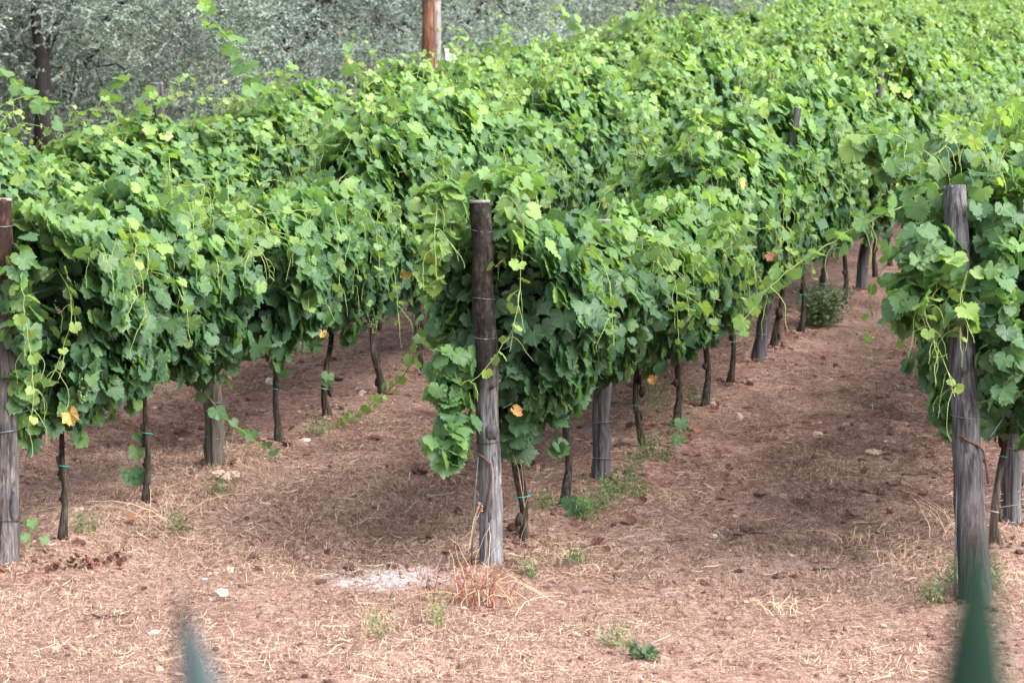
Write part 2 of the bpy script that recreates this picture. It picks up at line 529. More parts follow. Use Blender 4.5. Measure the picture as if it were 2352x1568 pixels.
def ground_mat():
    m, t, ns, lk = new_mat('vineyard soil')
    out = ns.new('ShaderNodeOutputMaterial')
    tc = ns.new('ShaderNodeTexCoord')
    P = tc.outputs['Object']

    def noise(sc, det=5, rough=.62, dist=0.0, rot=0.0):
        mp = ns.new('ShaderNodeMapping')
        mp.inputs['Scale'].default_value = sc
        mp.inputs['Rotation'].default_value = (0, 0, rot)
        lk.new(P, mp.inputs['Vector'])
        n = ns.new('ShaderNodeTexNoise')
        n.inputs['Scale'].default_value = 1
        n.inputs['Detail'].default_value = det
        n.inputs['Roughness'].default_value = rough
        n.inputs['Distortion'].default_value = dist
        lk.new(mp.outputs[0], n.inputs['Vector'])
        return n.outputs['Fac']
    fine = noise((24, 24, 24), 9, .78)
    fib = noise((95, 14, 30), 6, .6, 1.2, 0.9)
    fib2 = noise((14, 90, 30), 6, .6, 1.2, 0.35)
    blot = noise((2.4, 2.4, 2.4), 5)
    tone = attr(ns, 'tone').outputs['Fac']
    straw = attr(ns, 'straw').outputs['Fac']
    ash = attr(ns, 'ash').outputs['Fac']
    mid = noise((9, 9, 9), 6, .7, .6)
    s = mathn(ns, lk, 'ADD', mathn(ns, lk, 'ADD', mathn(ns, lk, 'MULTIPLY', fine, .55), mathn(ns, lk, 'MULTIPLY', mid, .33)), mathn(ns, lk, 'MULTIPLY', blot, .12))
    rp = ramp(ns, [(0.385, (0.075, 0.036, 0.029)), (0.455, (0.215, 0.115, 0.092)), (0.515, (0.375, 0.218, 0.178)), (0.59, (0.58, 0.40, 0.34))])  # dark speckle: soil mottling with relief shading painted in
    lk.new(s, rp.inputs[0])
    rd = ramp(ns, [(0.4, (0.022, 0.013, 0.011)), (0.475, (0.1, 0.058, 0.045)), (0.53, (0.2, 0.12, 0.094)), (0.61, (0.35, 0.232, 0.185))])
    lk.new(s, rd.inputs[0])
    tm = mathn(ns, lk, 'MULTIPLY_ADD', mathn(ns, lk, 'SUBTRACT', mid, .5), 2.2, tone, clamp=True)
    c = mixc(ns, lk, tm, rp.outputs[0], rd.outputs[0])
    fm = mathn(ns, lk, 'MAXIMUM', fib, fib2)
    fr = ramp(ns, [(0.52, (0, 0, 0)), (0.66, (1, 1, 1))])
    lk.new(fm, fr.inputs[0])
    sm = mathn(ns, lk, 'MULTIPLY', fr.outputs[0], straw, clamp=True)
    c = mixc(ns, lk, sm, c, (0.62, 0.46, 0.34))
    for sc_, lo_, hi_ in ((70, .5, 1.38), (24, .66, 1.26)):
        mp = ns.new('ShaderNodeMapping')
        mp.inputs['Scale'].default_value = (sc_, sc_, sc_)
        lk.new(P, mp.inputs['Vector'])
        vo = ns.new('ShaderNodeTexVoronoi')
        lk.new(mp.outputs[0], vo.inputs['Vector'])
        sv = ns.new('ShaderNodeSeparateColor')
        lk.new(vo.outputs['Color'], sv.inputs[0])
        vm = ns.new('ShaderNodeMapRange')
        vm.inputs['To Min'].default_value = lo_
        vm.inputs['To Max'].default_value = hi_
        lk.new(sv.outputs[0], vm.inputs['Value'])
        hs = ns.new('ShaderNodeHueSaturation')
        lk.new(vm.outputs[0], hs.inputs['Value'])
        lk.new(c, hs.inputs['Color'])
        c = hs.outputs[0]
    an = ramp(ns, [(0.36, (.1, .1, .1)), (0.54, (1, 1, 1))])
    lk.new(mathn(ns, lk, 'ADD', mathn(ns, lk, 'MULTIPLY', fine, .55), mathn(ns, lk, 'MULTIPLY', blot, .45)), an.inputs[0])
    c = mixc(ns, lk, mathn(ns, lk, 'MULTIPLY', an.outputs[0], ash, clamp=True), c, (0.66, 0.62, 0.65))
    p = ns.new('ShaderNodeBsdfPrincipled')
    lk.new(c, p.inputs['Base Color'])
    p.inputs['Roughness'].default_value = 0.95
    p.inputs['Specular IOR Level'].default_value = 0.1
    b = ns.new('ShaderNodeBump')
    b.inputs['Strength'].default_value = 0.9
    b.inputs['Distance'].default_value = 0.05
    lk.new(mathn(ns, lk, 'ADD', fine, mathn(ns, lk, 'MULTIPLY', fm, .4)), b.inputs['Height'])
    lk.new(b.outputs[0], p.inputs['Normal'])
    lk.new(p.outputs[0], out.inputs[0])
    return m


# ------------------------------------------------------------------ ground
def axis(lo, hi, step, a, b, g=1.16):
    mid = np.arange(lo, hi, step)
    l, s = [lo], step
    while l[-1] > a:
        s *= g
        l.append(l[-1] - s)
    r, s = [mid[-1]], step
    while r[-1] < b:
        s *= g
        r.append(r[-1] + s)
    return np.concatenate([np.array(l[1:])[::-1], mid, np.array(r[1:])])


gx = axis(-6.5, 7.5, 0.045, -700, 700)
gy = axis(9.3, 21.0, 0.045, -40, 1200, 1.06)
GX, GY = np.meshgrid(gx, gy)
GH, LN, RG, NR = fields(GX, GY)
along = row_along(np.stack([GX, GY], -1))
latf = row_lat(np.stack([GX, GY], -1))
e1 = vnoise(GX * .9 + 3, GY * .9, 11)
e2 = vnoise(GX * 2.7, GY * 2.7 + 5, 12)
headland = np.clip(1 - (along - 13.9 + (e1 - .5) * 1.6) / 1.6, 0, 1)
e3 = vnoise(GX * 6.5, GY * 6.5 + 5, 13)
tone = np.clip(LN * .4 + (e1 - .5) * .55 + (e2 - .5) * 1.0 + (e3 - .5) * .8 + 0.2 + RG * .1 - headland * .45, 0, 1)  # lanes darker: damp mulched soil, with shade painted into the tone as well
tone = np.where(GY > 33, 0.6, tone)
strawf = np.clip(.3 + headland * .6 - RG * .1 + (e1 - .5) * .9 + (vnoise(GX * 4.1, GY * 4.1 + 2, 17) - .5) * .9, 0, 1)
ac = gpt(880, 1316)
ash = np.clip(1.42 - np.hypot((GX - ac[0]) / .28, (GY - ac[1]) / .26) + (vnoise(GX * 9, GY * 9, 31) - .5) * .9, 0, 1)
nx, ny = len(gx), len(gy)
ii = (np.arange(ny - 1)[:, None] * nx + np.arange(nx - 1)[None, :])
gq = np.stack([ii, ii + 1, ii + 1 + nx, ii + nx], -1).reshape(-1, 4)
gm = raw_mesh('ground', np.stack([GX, GY, GH], -1).reshape(-1, 3), gq, ground_mat(),
              {'tone': tone.ravel(), 'straw': strawf.ravel(), 'ash': ash.ravel()})
tag(link('ground', gm), kind='structure')

# ------------------------------------------------------------------ leaves
LOBES = [(0, 1.0), (8, .87), (14, .94), (21, .82), (28, .86), (35, .78), (43, .9), (50, .84), (56, .97), (63, .83), (71, .88), (80, .74), (90, .80), (98, .73), (106, .83), (116, .72), (128, .76), (142, .62), (154, .62), (166, .36)]
LOBES_LO = [(0, 1.0), (26, .76), (54, .94), (82, .70), (108, .80), (150, .55)]


def leaf_template(lobes, seed, dry=False):
    rng = np.random.default_rng(seed)
    pts = [(a, r) for a, r in lobes] + [(-a, r) for a, r in lobes[:0:-1]]
    pts = sorted(pts, key=lambda q: q[0])
    a = np.radians([q[0] for q in pts]) + rng.normal(0, .02, len(pts))
    r = np.array([q[1] for q in pts]) * (1 + rng.normal(0, .05, len(pts)))
    x, y = np.sin(a) * r * 1.06, np.cos(a) * r
    fold = rng.uniform(0.05, 0.34)
    curl = rng.uniform(-0.05, 0.32)
    z = fold * np.abs(x) * .9 - curl * (y ** 2 + .3 * x ** 2) + rng.normal(0, .045, len(pts))
    if dry:                                  # shrivelled: edges rolled in, crumpled
        z = .55 * np.abs(x) ** 1.3 + .5 * y ** 2 * rng.uniform(.4, 1.2) + rng.normal(0, .11, len(pts))
        x, y = x * .72, y * .85
    o = np.stack([x, y, z], -1)
    v = np.vstack([[0, 0, 0.0], o])
    n = len(o)
    f = np.array([[0, 1 + i, 1 + (i + 1)] for i in range(n - 1)])
    deg = np.degrees(a)
    vein = np.zeros(n)
    for c in (0, 54, -54, 103, -103):
        vein[np.argmin(abs(deg - c))] = 1
    vein = np.concatenate([[1], vein])
    f = f[:, [0, 2, 1]]                 # seen from +z the outline runs clockwise: keep +z the upper face
    return v, f, vein


HI = [leaf_template(LOBES, 100 + k) for k in range(8)]
LO = [leaf_template(LOBES_LO, 200 + k) for k in range(5)]

DRY = [leaf_template(LOBES, 300 + k, True) for k in range(6)]


class Leaves:
    def __init__(s):
        s.p, s.n, s.t, s.s, s.a = [], [], [], [], []

    def add(s, p, n, t, size, age):
        p = np.atleast_2d(p)
        k = len(p)
        s.p.append(p)
        s.n.append(np.broadcast_to(n, (k, 3)))
        s.t.append(np.broadcast_to(t, (k, 3)))
        s.s.append(np.broadcast_to(size, (k,)))
        s.a.append(np.broadcast_to(age, (k,)))

    def mesh(s, name, mat, rng, tpl):
        P, N, T = np.vstack(s.p), nrmz(np.vstack(s.n)), np.vstack(s.t)
        S, A = np.concatenate(s.s), np.concatenate(s.a)
        T = nrmz(T - (T * N).sum(-1, keepdims=True) * N)
        X = np.cross(T, N)
        k = rng.integers(0, len(tpl), len(P))
        rr = rng.random(len(P))
        V, FF, ve, ag, rd, base = [], [], [], [], [], 0
        for j, (tv, tf, tve) in enumerate(tpl):
            sel = np.where(k == j)[0]
            if not len(sel):
                continue
            asp = rng.uniform(.85, 1.12, len(sel))
            loc = tv[None] * S[sel, None, None]
            v = P[sel, None, :] + loc[..., :1] * asp[:, None, None] * X[sel, None, :] + loc[..., 1:2] * T[sel, None, :] + loc[..., 2:3] * N[sel, None, :]
            m = len(tv)
            V.append(v.reshape(-1, 3))
            FF.append((tf[None] + (np.arange(len(sel)) * m)[:, None, None] + base).reshape(-1, 3))
            ve.append(np.tile(tve, len(sel)))
            ag.append(np.repeat(A[sel], m))
            rd.append(np.repeat(rr[sel], m))
            base += m * len(sel)
        return raw_mesh(name, np.vstack(V), np.vstack(FF), mat,
                        {'vein': np.concatenate(ve), 'age': np.concatenate(ag), 'rnd': np.concatenate(rd)})


UP = np.array([0, 0, 1.])


def shoot(L, M, pts, rng, s0=.075, s1=.03, a0=.45, a1=1.0, rad=.0035, step=.07, tend=2, ca=(.25, .85)):
    """A cane along a path with alternate leaves that get younger to the tip, and curling tendrils."""
    pts = np.asarray(pts, float)
    d = np.concatenate([[0], np.cumsum(np.linalg.norm(np.diff(pts, axis=0), axis=1))])
    n = max(4, int(d[-1] / .05))
    q = np.linspace(0, d[-1], n)
    pp = np.stack([np.interp(q, d, pts[:, i]) for i in range(3)], -1)
    for _ in range(2):
        pp[1:-1] = (pp[:-2] + pp[1:-1] * 2 + pp[2:]) / 4
    pp[1:-1] += rng.normal(0, .004, (n - 2, 3))
    M.tube(pp, np.linspace(rad, rad * .5, n), 4, np.linspace(*ca, n).repeat(4), cap=False)
    tg = nrmz(np.gradient(pp, axis=0))
    k = max(3, int(d[-1] / step))
    for i in range(k):
        f = (i + .6) / k
        j = min(n - 1, int(f * n))
        side = np.cross(tg[j], UP)
        if np.linalg.norm(side) < .2:
            side = np.array([1., 0, 0])
        side = nrmz(side) * (1 if i % 2 else -1)
        out = nrmz(side * .8 + rng.normal(0, .45, 3) + UP * .1)
        s = (s0 + (s1 - s0) * f) * rng.uniform(.8, 1.15)
        base = pp[j] + out * s * .7
        nn = nrmz(UP * .5 + out * .65 + rng.normal(0, .4, 3))
        tt = nrmz(out * .7 - UP * .65 + tg[j] * .3 + rng.normal(0, .25, 3))
        L.add(base, nn, tt, s, np.clip(a0 + (a1 - a0) * f + rng.normal(0, .08), 0, 1))
        M.tube(np.array([pp[j], (pp[j] + base) / 2 + UP * .01, base]), .0016, 3, .75, cap=False)
    for _ in range(tend):
        j = rng.integers(n // 3, n)
        tendril(M, pp[j], rng)


def tendril(M, p, rng, ln=None):
    ln = ln or rng.uniform(.12, .3)
    n = 9
    d = nrmz(rng.normal(0, 1, 3) * np.array([1, 1, .4]))
    pts = [p]
    v = d * .8 + UP * .1
    for i in range(n):
        v = nrmz(v + np.array([0, 0, -.45]) + rng.normal(0, .25, 3))
        pts.append(pts[-1] + v * ln / n)
    M.tube(np.array(pts), np.linspace(.0021, .0013, n + 1), 3, rng.uniform(.6, .95), cap=False)


def canopy(L, M, rng, n, zb, zt, half=.52, wmul=1.0, inner=.3, hi=True, smul=1.0, dens_low=1.0, shoots=5, lat=5, agemul=1.0, topshoot=1.0, arch=2):
    """Leaf wall of one vine. x along the row, y across, z up. zb, zt: functions of x."""
    ph = rng.uniform(0, 6.3, 8)

    def width(h, x, s):
        t = np.array([.0, .14, .36, .6, .76, .9, 1.0])
        wv = np.array([.16, .28, .38, .45, .40, .31, .12])
        wv = np.interp(h, t, wv)
        return wv * wmul * (1 + .16 * np.sin(x * 9 + ph[0] + s) * np.sin(h * 8 + ph[1]) + .1 * np.sin(x * 17 + ph[2] + 2 * s) + .08 * np.sin(h * 21 + ph[3]))
    # wall
    x = rng.uniform(-half, half, n)
    h = rng.beta(1.15, 1.0, n)
    s = np.where(rng.random(n) < .5, -1., 1.)
    dep = 1 - np.abs(rng.normal(0, .16, n)) + rng.normal(0, .05, n)
    zi, za = zb(x), zt(x)
    wv = width(h, x, s)
    y = s * wv * dep
    z = zi + (za - zi) * h + rng.normal(0, .03, n)
    tilt = np.interp(h, [0, .5, .8, 1.0], [.2, .38, .6, .95])
    nn = np.stack([rng.normal(0, .42, n), s * (1 + rng.normal(0, .35, n)), tilt + rng.normal(0, .38, n)], -1)
    tt = np.stack([rng.normal(0, .5, n), s * .25 + rng.normal(0, .3, n), -1 + rng.normal(0, .3, n)], -1)
    size = rng.triangular(.034, .066, .1, n) * smul
    age = np.clip(rng.normal(.17, .13, n) + np.clip(h - .5, 0, 1) * .6 * agemul + (rng.random(n) < .06) * .35, 0, .95)  # higher leaves paler: younger growth, plus sky light painted into the colour
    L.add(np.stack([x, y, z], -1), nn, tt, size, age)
    # top cap, pale both as young growth and from sky light put into the colour
    m = int(n * .3)
    x = rng.uniform(-half, half, m)
    y = rng.uniform(-.34, .34, m) * wmul
    z = zt(x) + .02 - (y / .34) ** 2 * .16 + rng.normal(0, .06, m)
    nn = np.stack([rng.normal(0, .5, m), np.sign(y + rng.normal(0, .08, m)) * .75 + rng.normal(0, .35, m), rng.uniform(.35, 1.0, m)], -1)
    tt = np.stack([rng.normal(0, .8, m), y * 3 + rng.normal(0, .6, m), -.6 * np.ones(m)], -1)
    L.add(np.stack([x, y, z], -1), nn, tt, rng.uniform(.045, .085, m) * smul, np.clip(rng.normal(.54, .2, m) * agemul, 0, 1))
    # inner
    m = int(n * inner)
    x = rng.uniform(-half, half, m)
    h = rng.random(m)
    y = rng.uniform(-.75, .75, m) * width(h, x, 1)
    z = zb(x) + .04 + (zt(x) - zb(x) - .06) * h
    L.add(np.stack([x, y, z], -1), rng.normal(0, 1, (m, 3)) + np.array([0, 0, .6]), np.stack([rng.normal(0, .5, m), rng.normal(0, .5, m), -np.ones(m)], -1),
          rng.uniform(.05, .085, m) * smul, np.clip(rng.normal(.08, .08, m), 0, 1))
    # side shoots that lean out and hang, pale from youth and painted sky light
    for _ in range(lat):
        s = rng.choice([-1., 1.])
        x0 = rng.uniform(-half, half)
        z0 = rng.uniform(1.25, max(1.35, float(zt(np.array([x0]))[0])))
        y0 = s * .3
        out = rng.uniform(.15, .34)
        dx = rng.normal(0, .18)
        dz = rng.uniform(-.55, .08)
        pts = [[x0, y0, z0], [x0 + dx * .4, y0 + s * out * .6, z0 + .09], [x0 + dx * .8, y0 + s * out, z0 + .04 + dz * .3], [x0 + dx, y0 + s * out * 1.08, z0 + dz]]
        shoot(L, M, pts, rng, .068 * smul, .03, .35, .9, tend=3)
    # shoots on top: arching, some upright
    for _ in range(shoots):
        x0 = rng.uniform(-half, half)
        y0 = rng.uniform(-.2, .2)
        z0 = float(zt(np.array([x0]))[0]) - .05
        up = (.04 + .62 * rng.random() ** 2.5) * topshoot
        dx, dy = rng.normal(0, .28), rng.normal(0, .22)
        dr = rng.uniform(-.2, .9) * up
        pts = [[x0, y0, z0], [x0 + dx * .35, y0 + dy * .35, z0 + up * .8], [x0 + dx * .8, y0 + dy * .8, z0 + up], [x0 + dx * 1.2, y0 + dy * 1.2, z0 + up - dr]]
        shoot(L, M, pts, rng, .07 * smul, .028, .45, 1.0, tend=3)
    # one or two long canes that arch along the row, dark wood with pale leaves hanging under them
    for _ in range(arch):
        x0, y0 = rng.uniform(-half, half), rng.uniform(-.25, .25)
        z0 = float(zt(np.array([x0]))[0]) - .03
        sx, sy = rng.choice([-1., 1.]) * rng.uniform(.5, .9), rng.normal(0, .15)
        hh = rng.uniform(.1, .28)
        shoot(L, M, [[x0, y0, z0], [x0 + sx * .35, y0 + sy * .4, z0 + hh], [x0 + sx * .75, y0 + sy * .8, z0 + hh * 1.1], [x0 + sx, y0 + sy, z0 + hh * .5]],
              rng, .08 * smul, .04, .4, .85, rad=.0045, step=.06, tend=5, ca=(.05, .4))
    # hanging tendrils
    for _ in range(4):
        x0, s = rng.uniform(-half, half), rng.choice([-1., 1.])
        h0 = rng.uniform(.45, 1)
        tendril(M, np.array([x0, s * float(width(np.array([h0]), np.array([x0]), s)[0]) * 1.1, .65 + 1.4 * h0]), rng)


def trunk_mesh(rng, kind=0):
    """Gnarled vine trunk from the soil to the wire, with its two arms."""
    M = MB()
    paths = []

    def path(x0, y0, x1, top=.92):
        z = np.linspace(-.06, top, 12)
        f = (z + .06) / (top + .06)
        ph = rng.uniform(0, 6.3, 2)
        paths.append(np.stack([x0 + (x1 - x0) * f + .042 * np.sin(f * 5.5 + ph[0]) + .012 * np.sin(f * 15 + ph[1]), y0 * (1 - f) + .03 * np.sin(f * 5 + ph[1]), z], -1))
        return paths[-1]
    r = np.array([.042, .031, .023, .019, .018, .0175, .017, .0165, .016, .016, .016, .015])
    if kind == 0:
        M.tube(path(0, 0, rng.normal(0, .05)), r * rng.uniform(.92, 1.15), 9, 0, .2, rng, twist=1.5)
    elif kind == 1:                                          # two stems twisted side by side
        M.tube(path(-.016, .0, -.055), r * .8, 8, 0, .2, rng, twist=1)
        M.tube(path(.028, .012, .045), r * .7, 8, 0, .2, rng, twist=1)
    else:                                                    # thick, with a knob and a thin stem beside
        M.tube(path(0, 0, rng.normal(0, .04)), r * 1.2, 8, 0, .15, rng, twist=1.5)
        M.lump((.012, .0, rng.uniform(.25, .4)), .032, rng, (1, 1, 1.5), .2)
        M.tube(path(.055, .02, .05), .007, 5, 0)
    for _ in range(3):
        M.lump((rng.normal(0, .014), rng.normal(0, .012), rng.uniform(.05, .75)), rng.uniform(.015, .023), rng, (1, 1, 1.8), .22)
    for s in (-1, 1):
        xs = np.linspace(0, .5 * s, 6)
        M.tube(np.stack([xs, rng.normal(0, .01, 6), .9 + .05 * np.sin(np.abs(xs) * 5) + rng.normal(0, .008, 6)], -1), np.linspace(.02, .012, 6), 6, 0, .1, rng)
    return M.mesh('trunk', BARK), paths[:2] if kind == 1 else paths[:1]


def tie_mesh(rng, z, mat, paths):
    M = MB()
    a = np.linspace(0, 2 * PI, 13)
    cs = np.array([[np.interp(z, p[:, 2], p[:, 0]), np.interp(z, p[:, 2], p[:, 1])] for p in paths])
    x, y = cs.mean(0)
    rad = .025 + (0 if len(cs) < 2 else .5 * float(np.linalg.norm(cs[0] - cs[1])))
    M.tube(np.stack([x + np.cos(a) * rad, y + np.sin(a) * rad, z + .006 * np.sin(a + rng.uniform(0, 6))], -1), .0032, 4, cap=False)
    M.tube(np.array([[x + rad * .9, y - .01, z], [x + rad + .025, y - .018, z - .012]]), .0035, 4)
    return M.mesh('tie', mat)


def bunch_mesh(rng, ln=.14):
    M = MB()
    for i in range(46):
        f = rng.random()
        rr = (.034 * (1 - f) ** .7 + .008)
        a = rng.uniform(0, 2 * PI)
        M.lump((math.cos(a) * rr, math.sin(a) * rr, -f * ln), rng.uniform(.0065, .0085), rng, rough=.0, nu=7, nv=5)
    M.tube(np.array([[0, 0, .05], [0, 0, -.02]]), .0025, 4)
    return M.mesh('grape_bunch', GRAPE)


def crest(rng, base, amp):
    p = rng.uniform(0, 6.3, 3)
    return lambda x: base + amp * (np.sin(x * 5.5 + p[0]) * .5 + np.sin(x * 11 + p[1]) * .35 + np.sin(x * 23 + p[2]) * .15)


TRUNKS, TIES = [], []
for i in range(9):
    me, pa = trunk_mesh(np.random.default_rng(50 + i), (0, 2, 0, 1, 0, 2, 0, 0, 1)[i])
    TRUNKS.append(me)
    TIES.append([tie_mesh(np.random.default_rng(70 + i), z, TIEW if i == 4 and z < .3 else TIE, pa)
                 for z in ((.52,), (.3, .62), (.42, .66), (.25, .58), (.2, .5), (.56,), (.36,), (.28, .6), (.46,))[i]])
BUNCHES = [bunch_mesh(np.random.default_rng(90 + i), .11 + .02 * i) for i in range(4)]


def vine_parts(seed, hi=True, **kw):
    rng = np.random.default_rng(seed)
    L, M = Leaves(), MB()
    zb = crest(rng, kw.pop('zb', .66), kw.pop('zba', .12))
    zt = crest(rng, kw.pop('zt', 2.08), kw.pop('zta', .12))
    extra = kw.pop('extra', None)
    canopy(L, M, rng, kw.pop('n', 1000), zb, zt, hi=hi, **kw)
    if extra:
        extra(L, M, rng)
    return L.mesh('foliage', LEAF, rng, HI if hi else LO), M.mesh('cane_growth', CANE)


ORD = ['first', 'second', 'third', 'fourth', 'fifth', 'sixth', 'seventh', 'eighth', 'ninth', 'tenth', 'eleventh', 'twelfth', 'thirteenth', 'fourteenth', 'fifteenth', 'sixteenth']
RZ = math.atan2(DIR[1], DIR[0])


def put_vine(pos, foliage, canes, trunk, ties, label, group, flip=0, sc=(1, 1, 1), bunches=(), rng=R, wide=1.0, shift=0.0):
    v = empty('grape_vine', pos, RZ + (PI if flip else 0))
    v.scale = sc
    tag(v, label, 'grape vine', group)
    link('trunk', trunk, v)
    for o in (link('foliage', foliage, v), tag(link('cane_growth', canes, v), kind='stuff')):
        o.scale = (wide, 1, 1)
        o.location = (-shift if flip else shift, 0, 0)
    for t in ties:
        link('tie', t, v)
    for b in bunches:
        o = link('grape_bunch', BUNCHES[rng.integers(0, 4)], v)
        o.location = b
    return v


def t_of(row, px):
    """Along-row distance from the end post at which the row's foot line crosses picture column px."""
    e = ENDS[row]
    u = (px - 1176) / F
    # x = u*depth, depth = y cp - (z-HC) sp, z = SLOPE*y on the foot line
    k = CP - SLOPE * SP
    c0 = HC * SP
    return float((u * (e[1] * k + c0) - e[0]) / (DIR[0] - u * DIR[1] * k))


def row_pos(row, t, off=0.0):
    p = ENDS[row] + DIR * t + NRM * off
    return np.array([p[0], p[1], gz(p[0], p[1]) - .01])


# ------------------------------------------------------------------ olive trees behind
def olive_parts(seed, h=5.4, rad=2.9, n_tw=1500):
    rng = np.random.default_rng(seed)
    M = MB()
    lean = rng.normal(0, .25, 2)
    fork = np.array([lean[0], lean[1], rng.uniform(.9, 1.3)])
    z = np.linspace(0, 1, 7)[:, None]
    M.tube(z * fork + np.stack([rng.normal(0, .04, 7), rng.normal(0, .04, 7), np.full(7, -.1)], -1), np.linspace(.2, .13, 7), 9, 0, .14, rng)
    tips = []
    for i in range(5):
        a = i / 5 * 2 * PI + rng.normal(0, .3)
        end = fork + np.array([math.cos(a) * rad * .5, math.sin(a) * rad * .5, rng.uniform(1.4, 2.6)])
        f = np.linspace(0, 1, 8)[:, None]
        b = fork * (1 - f) + end * f + rng.normal(0, .09, (8, 3)) * f + UP * .3 * np.sin(f * PI)
        M.tube(b, np.linspace(.085, .03, 8), 7, 0, .1, rng)
        for k in range(6):
            j = rng.integers(2, 8)
            d = nrmz(rng.normal(0, 1, 3) + np.array([math.cos(a), math.sin(a), -.1]))
            c = b[j] + np.linspace(0, 1, 6)[:, None] * d * rng.uniform(.5, 1.1) + rng.normal(0, .05, (6, 3))
            c[:, 2] -= np.linspace(0, 1, 6) ** 2 * rng.uniform(.2, .9)
            M.tube(c, np.linspace(.022, .008, 6), 5, 0)
            tips.append(c[-1])
    tips = np.array(tips)
    # clumps of hanging twigs, each with pairs of narrow leaves
    nc = 46
    d = nrmz(rng.normal(0, 1, (nc, 3)))
    cz = .62 * h * .62 + 0.35
    cc = np.array([fork[0], fork[1], cz]) + d * np.array([rad, rad, h * .46]) * rng.uniform(.62, 1.0, (nc, 1))
    skirt = np.stack([np.cos(np.arange(22) * 1.26) * rad * .8, np.sin(np.arange(22) * 1.26) * rad * .8, rng.uniform(.5, 1.5, 22)], -1)
    cc = np.vstack([cc, skirt, tips[:10]])
    cc[:, 2] = np.maximum(cc[:, 2], .5)
    tone = rng.normal(0, .27, len(cc))
    ci = rng.integers(0, len(cc), n_tw)
    st = cc[ci] + rng.normal(0, .3, (n_tw, 3)) * np.array([1, 1, .75])
    td = nrmz(rng.normal(0, 1, (n_tw, 3)) * np.array([1, 1, .6]) + UP * rng.normal(.5, .5, (n_tw, 1)))
    ln = rng.uniform(.22, .5, n_tw)
    K = 34
    f = np.linspace(.05, 1, K)[None, :, None]
    pos = st[:, None, :] + td[:, None, :] * ln[:, None, None] * f
    pos[..., 2] -= (f[..., 0] ** 2) * ln[:, None] * .3
    ld = nrmz(td[:, None, :] * 1.0 + rng.normal(0, .5, (n_tw, K, 3)) - UP * .15)
    nn = nrmz(np.cross(ld, rng.normal(0, 1, (n_tw, K, 3))) + UP * .25)
    sd_ = np.cross(ld, nn)
    L_ = rng.uniform(.04, .068, (n_tw, K, 1))
    W_ = L_ * rng.uniform(.14, .22, (n_tw, K, 1))
    v = np.stack([pos, pos + ld * L_ * .5 + sd_ * W_, pos + ld * L_, pos + ld * L_ * .5 - sd_ * W_], 2)
    N = n_tw * K
    age = np.clip(rng.normal(.42, .2, (n_tw, K)) + tone[ci][:, None], 0, .96)
    age = np.where(rng.random((n_tw, K)) < .004, 1.0, age)
    q = np.arange(N * 4).reshape(-1, 4)
    cm = raw_mesh('crown', v.reshape(-1, 3), q, OLIVE, {'age': np.repeat(age.ravel(), 4), 'rnd': np.repeat(rng.random(N), 4)}, smooth=False)
    return M.mesh('trunk', OBARK), cm


OLIVES = [olive_parts(300 + i, 5.2 + .3 * (i % 3), 2.7 + .25 * (i % 2), 3000) for i in range(5)]
latZ = LAT['Z']


def old_olive():
    """the nearest olive: a bare forked trunk, its crown beginning above"""
    Zt = 31.5
    base = at(104, 330, Zt)
    base[2] = gz(base[0], base[1])
    o = empty('olive_tree', base)
    tag(o, 'olive tree with a bare dark forked trunk at far left', 'olive tree')
    rng = np.random.default_rng(77)
    M = MB()
    P = lambda pts: np.array([at(x, y, Zt + dz) - base for x, y, dz in pts])
    st = P(((104, 345, 0), (103, 260, 0), (100, 190, .05), (97, 140, 0), (90, 90, 0), (84, 40, -.05), (82, -20, 0), (76, -110, .1)))
    M.tube(st, np.array([.15, .115, .1, .095, .075, .066, .06, .04]), 10, 0, .12, rng)
    M.tube(P(((98, 145, 0), (112, 105, .1), (132, 62, .2), (150, 30, .3), (178, -30, .4))), np.array([.07, .06, .055, .045, .03]), 8, 0, .1, rng)
    M.tube(P(((99, 120, 0), (80, 105, -.1), (62, 112, -.2), (48, 85, -.3))), np.array([.03, .022, .016, .01]), 6, 0, .1, rng)
    M.build('trunk', OBARK, o)
    src = OLIVES[1][1]
    c = link('crown', src, o)
    c.location = (0.2, 1.6, 1.7)
    c.scale = (.85, .85, .7)


spots = []
for li, (off, st) in enumerate(((-7.2, 0.0), (-11.2, 2.0), (-15.5, 1.0), (-20.5, 2.5))):
    t = 19.0 + st
    while t < 150:
        spots.append((latZ + off + R.normal(0, .7), t, li))
        t += 4.5 + R.normal(0, .6) + li * .25
old_olive()
k = 0
for (la, t, li) in spots:
    p = NRM * la + DIR * t
    # leave out what falls outside the picture
    dep = p[1]
    px = 1176 + F * p[0] / dep
    if px < -450 or px > 2500 or dep < 24:
        continue
    tr, cr = OLIVES[k % 5]
    o = empty('olive_tree', (p[0], p[1], gz(p[0], p[1]) - .05), R.uniform(0, 6.3))
    s = R.uniform(.92, 1.12)
    o.scale = (s, s, s)
    lab = ('grey green olive tree in the front line behind the back vine row' if li == 0 else
           'grey green olive tree half hidden behind the front olive trees')
    tag(o, lab, 'olive tree', 'olive trees in front line behind the vines' if li == 0 else 'olive trees of the lines further back')
    link('trunk', tr, o)
    link('crown', cr, o)
    k += 1

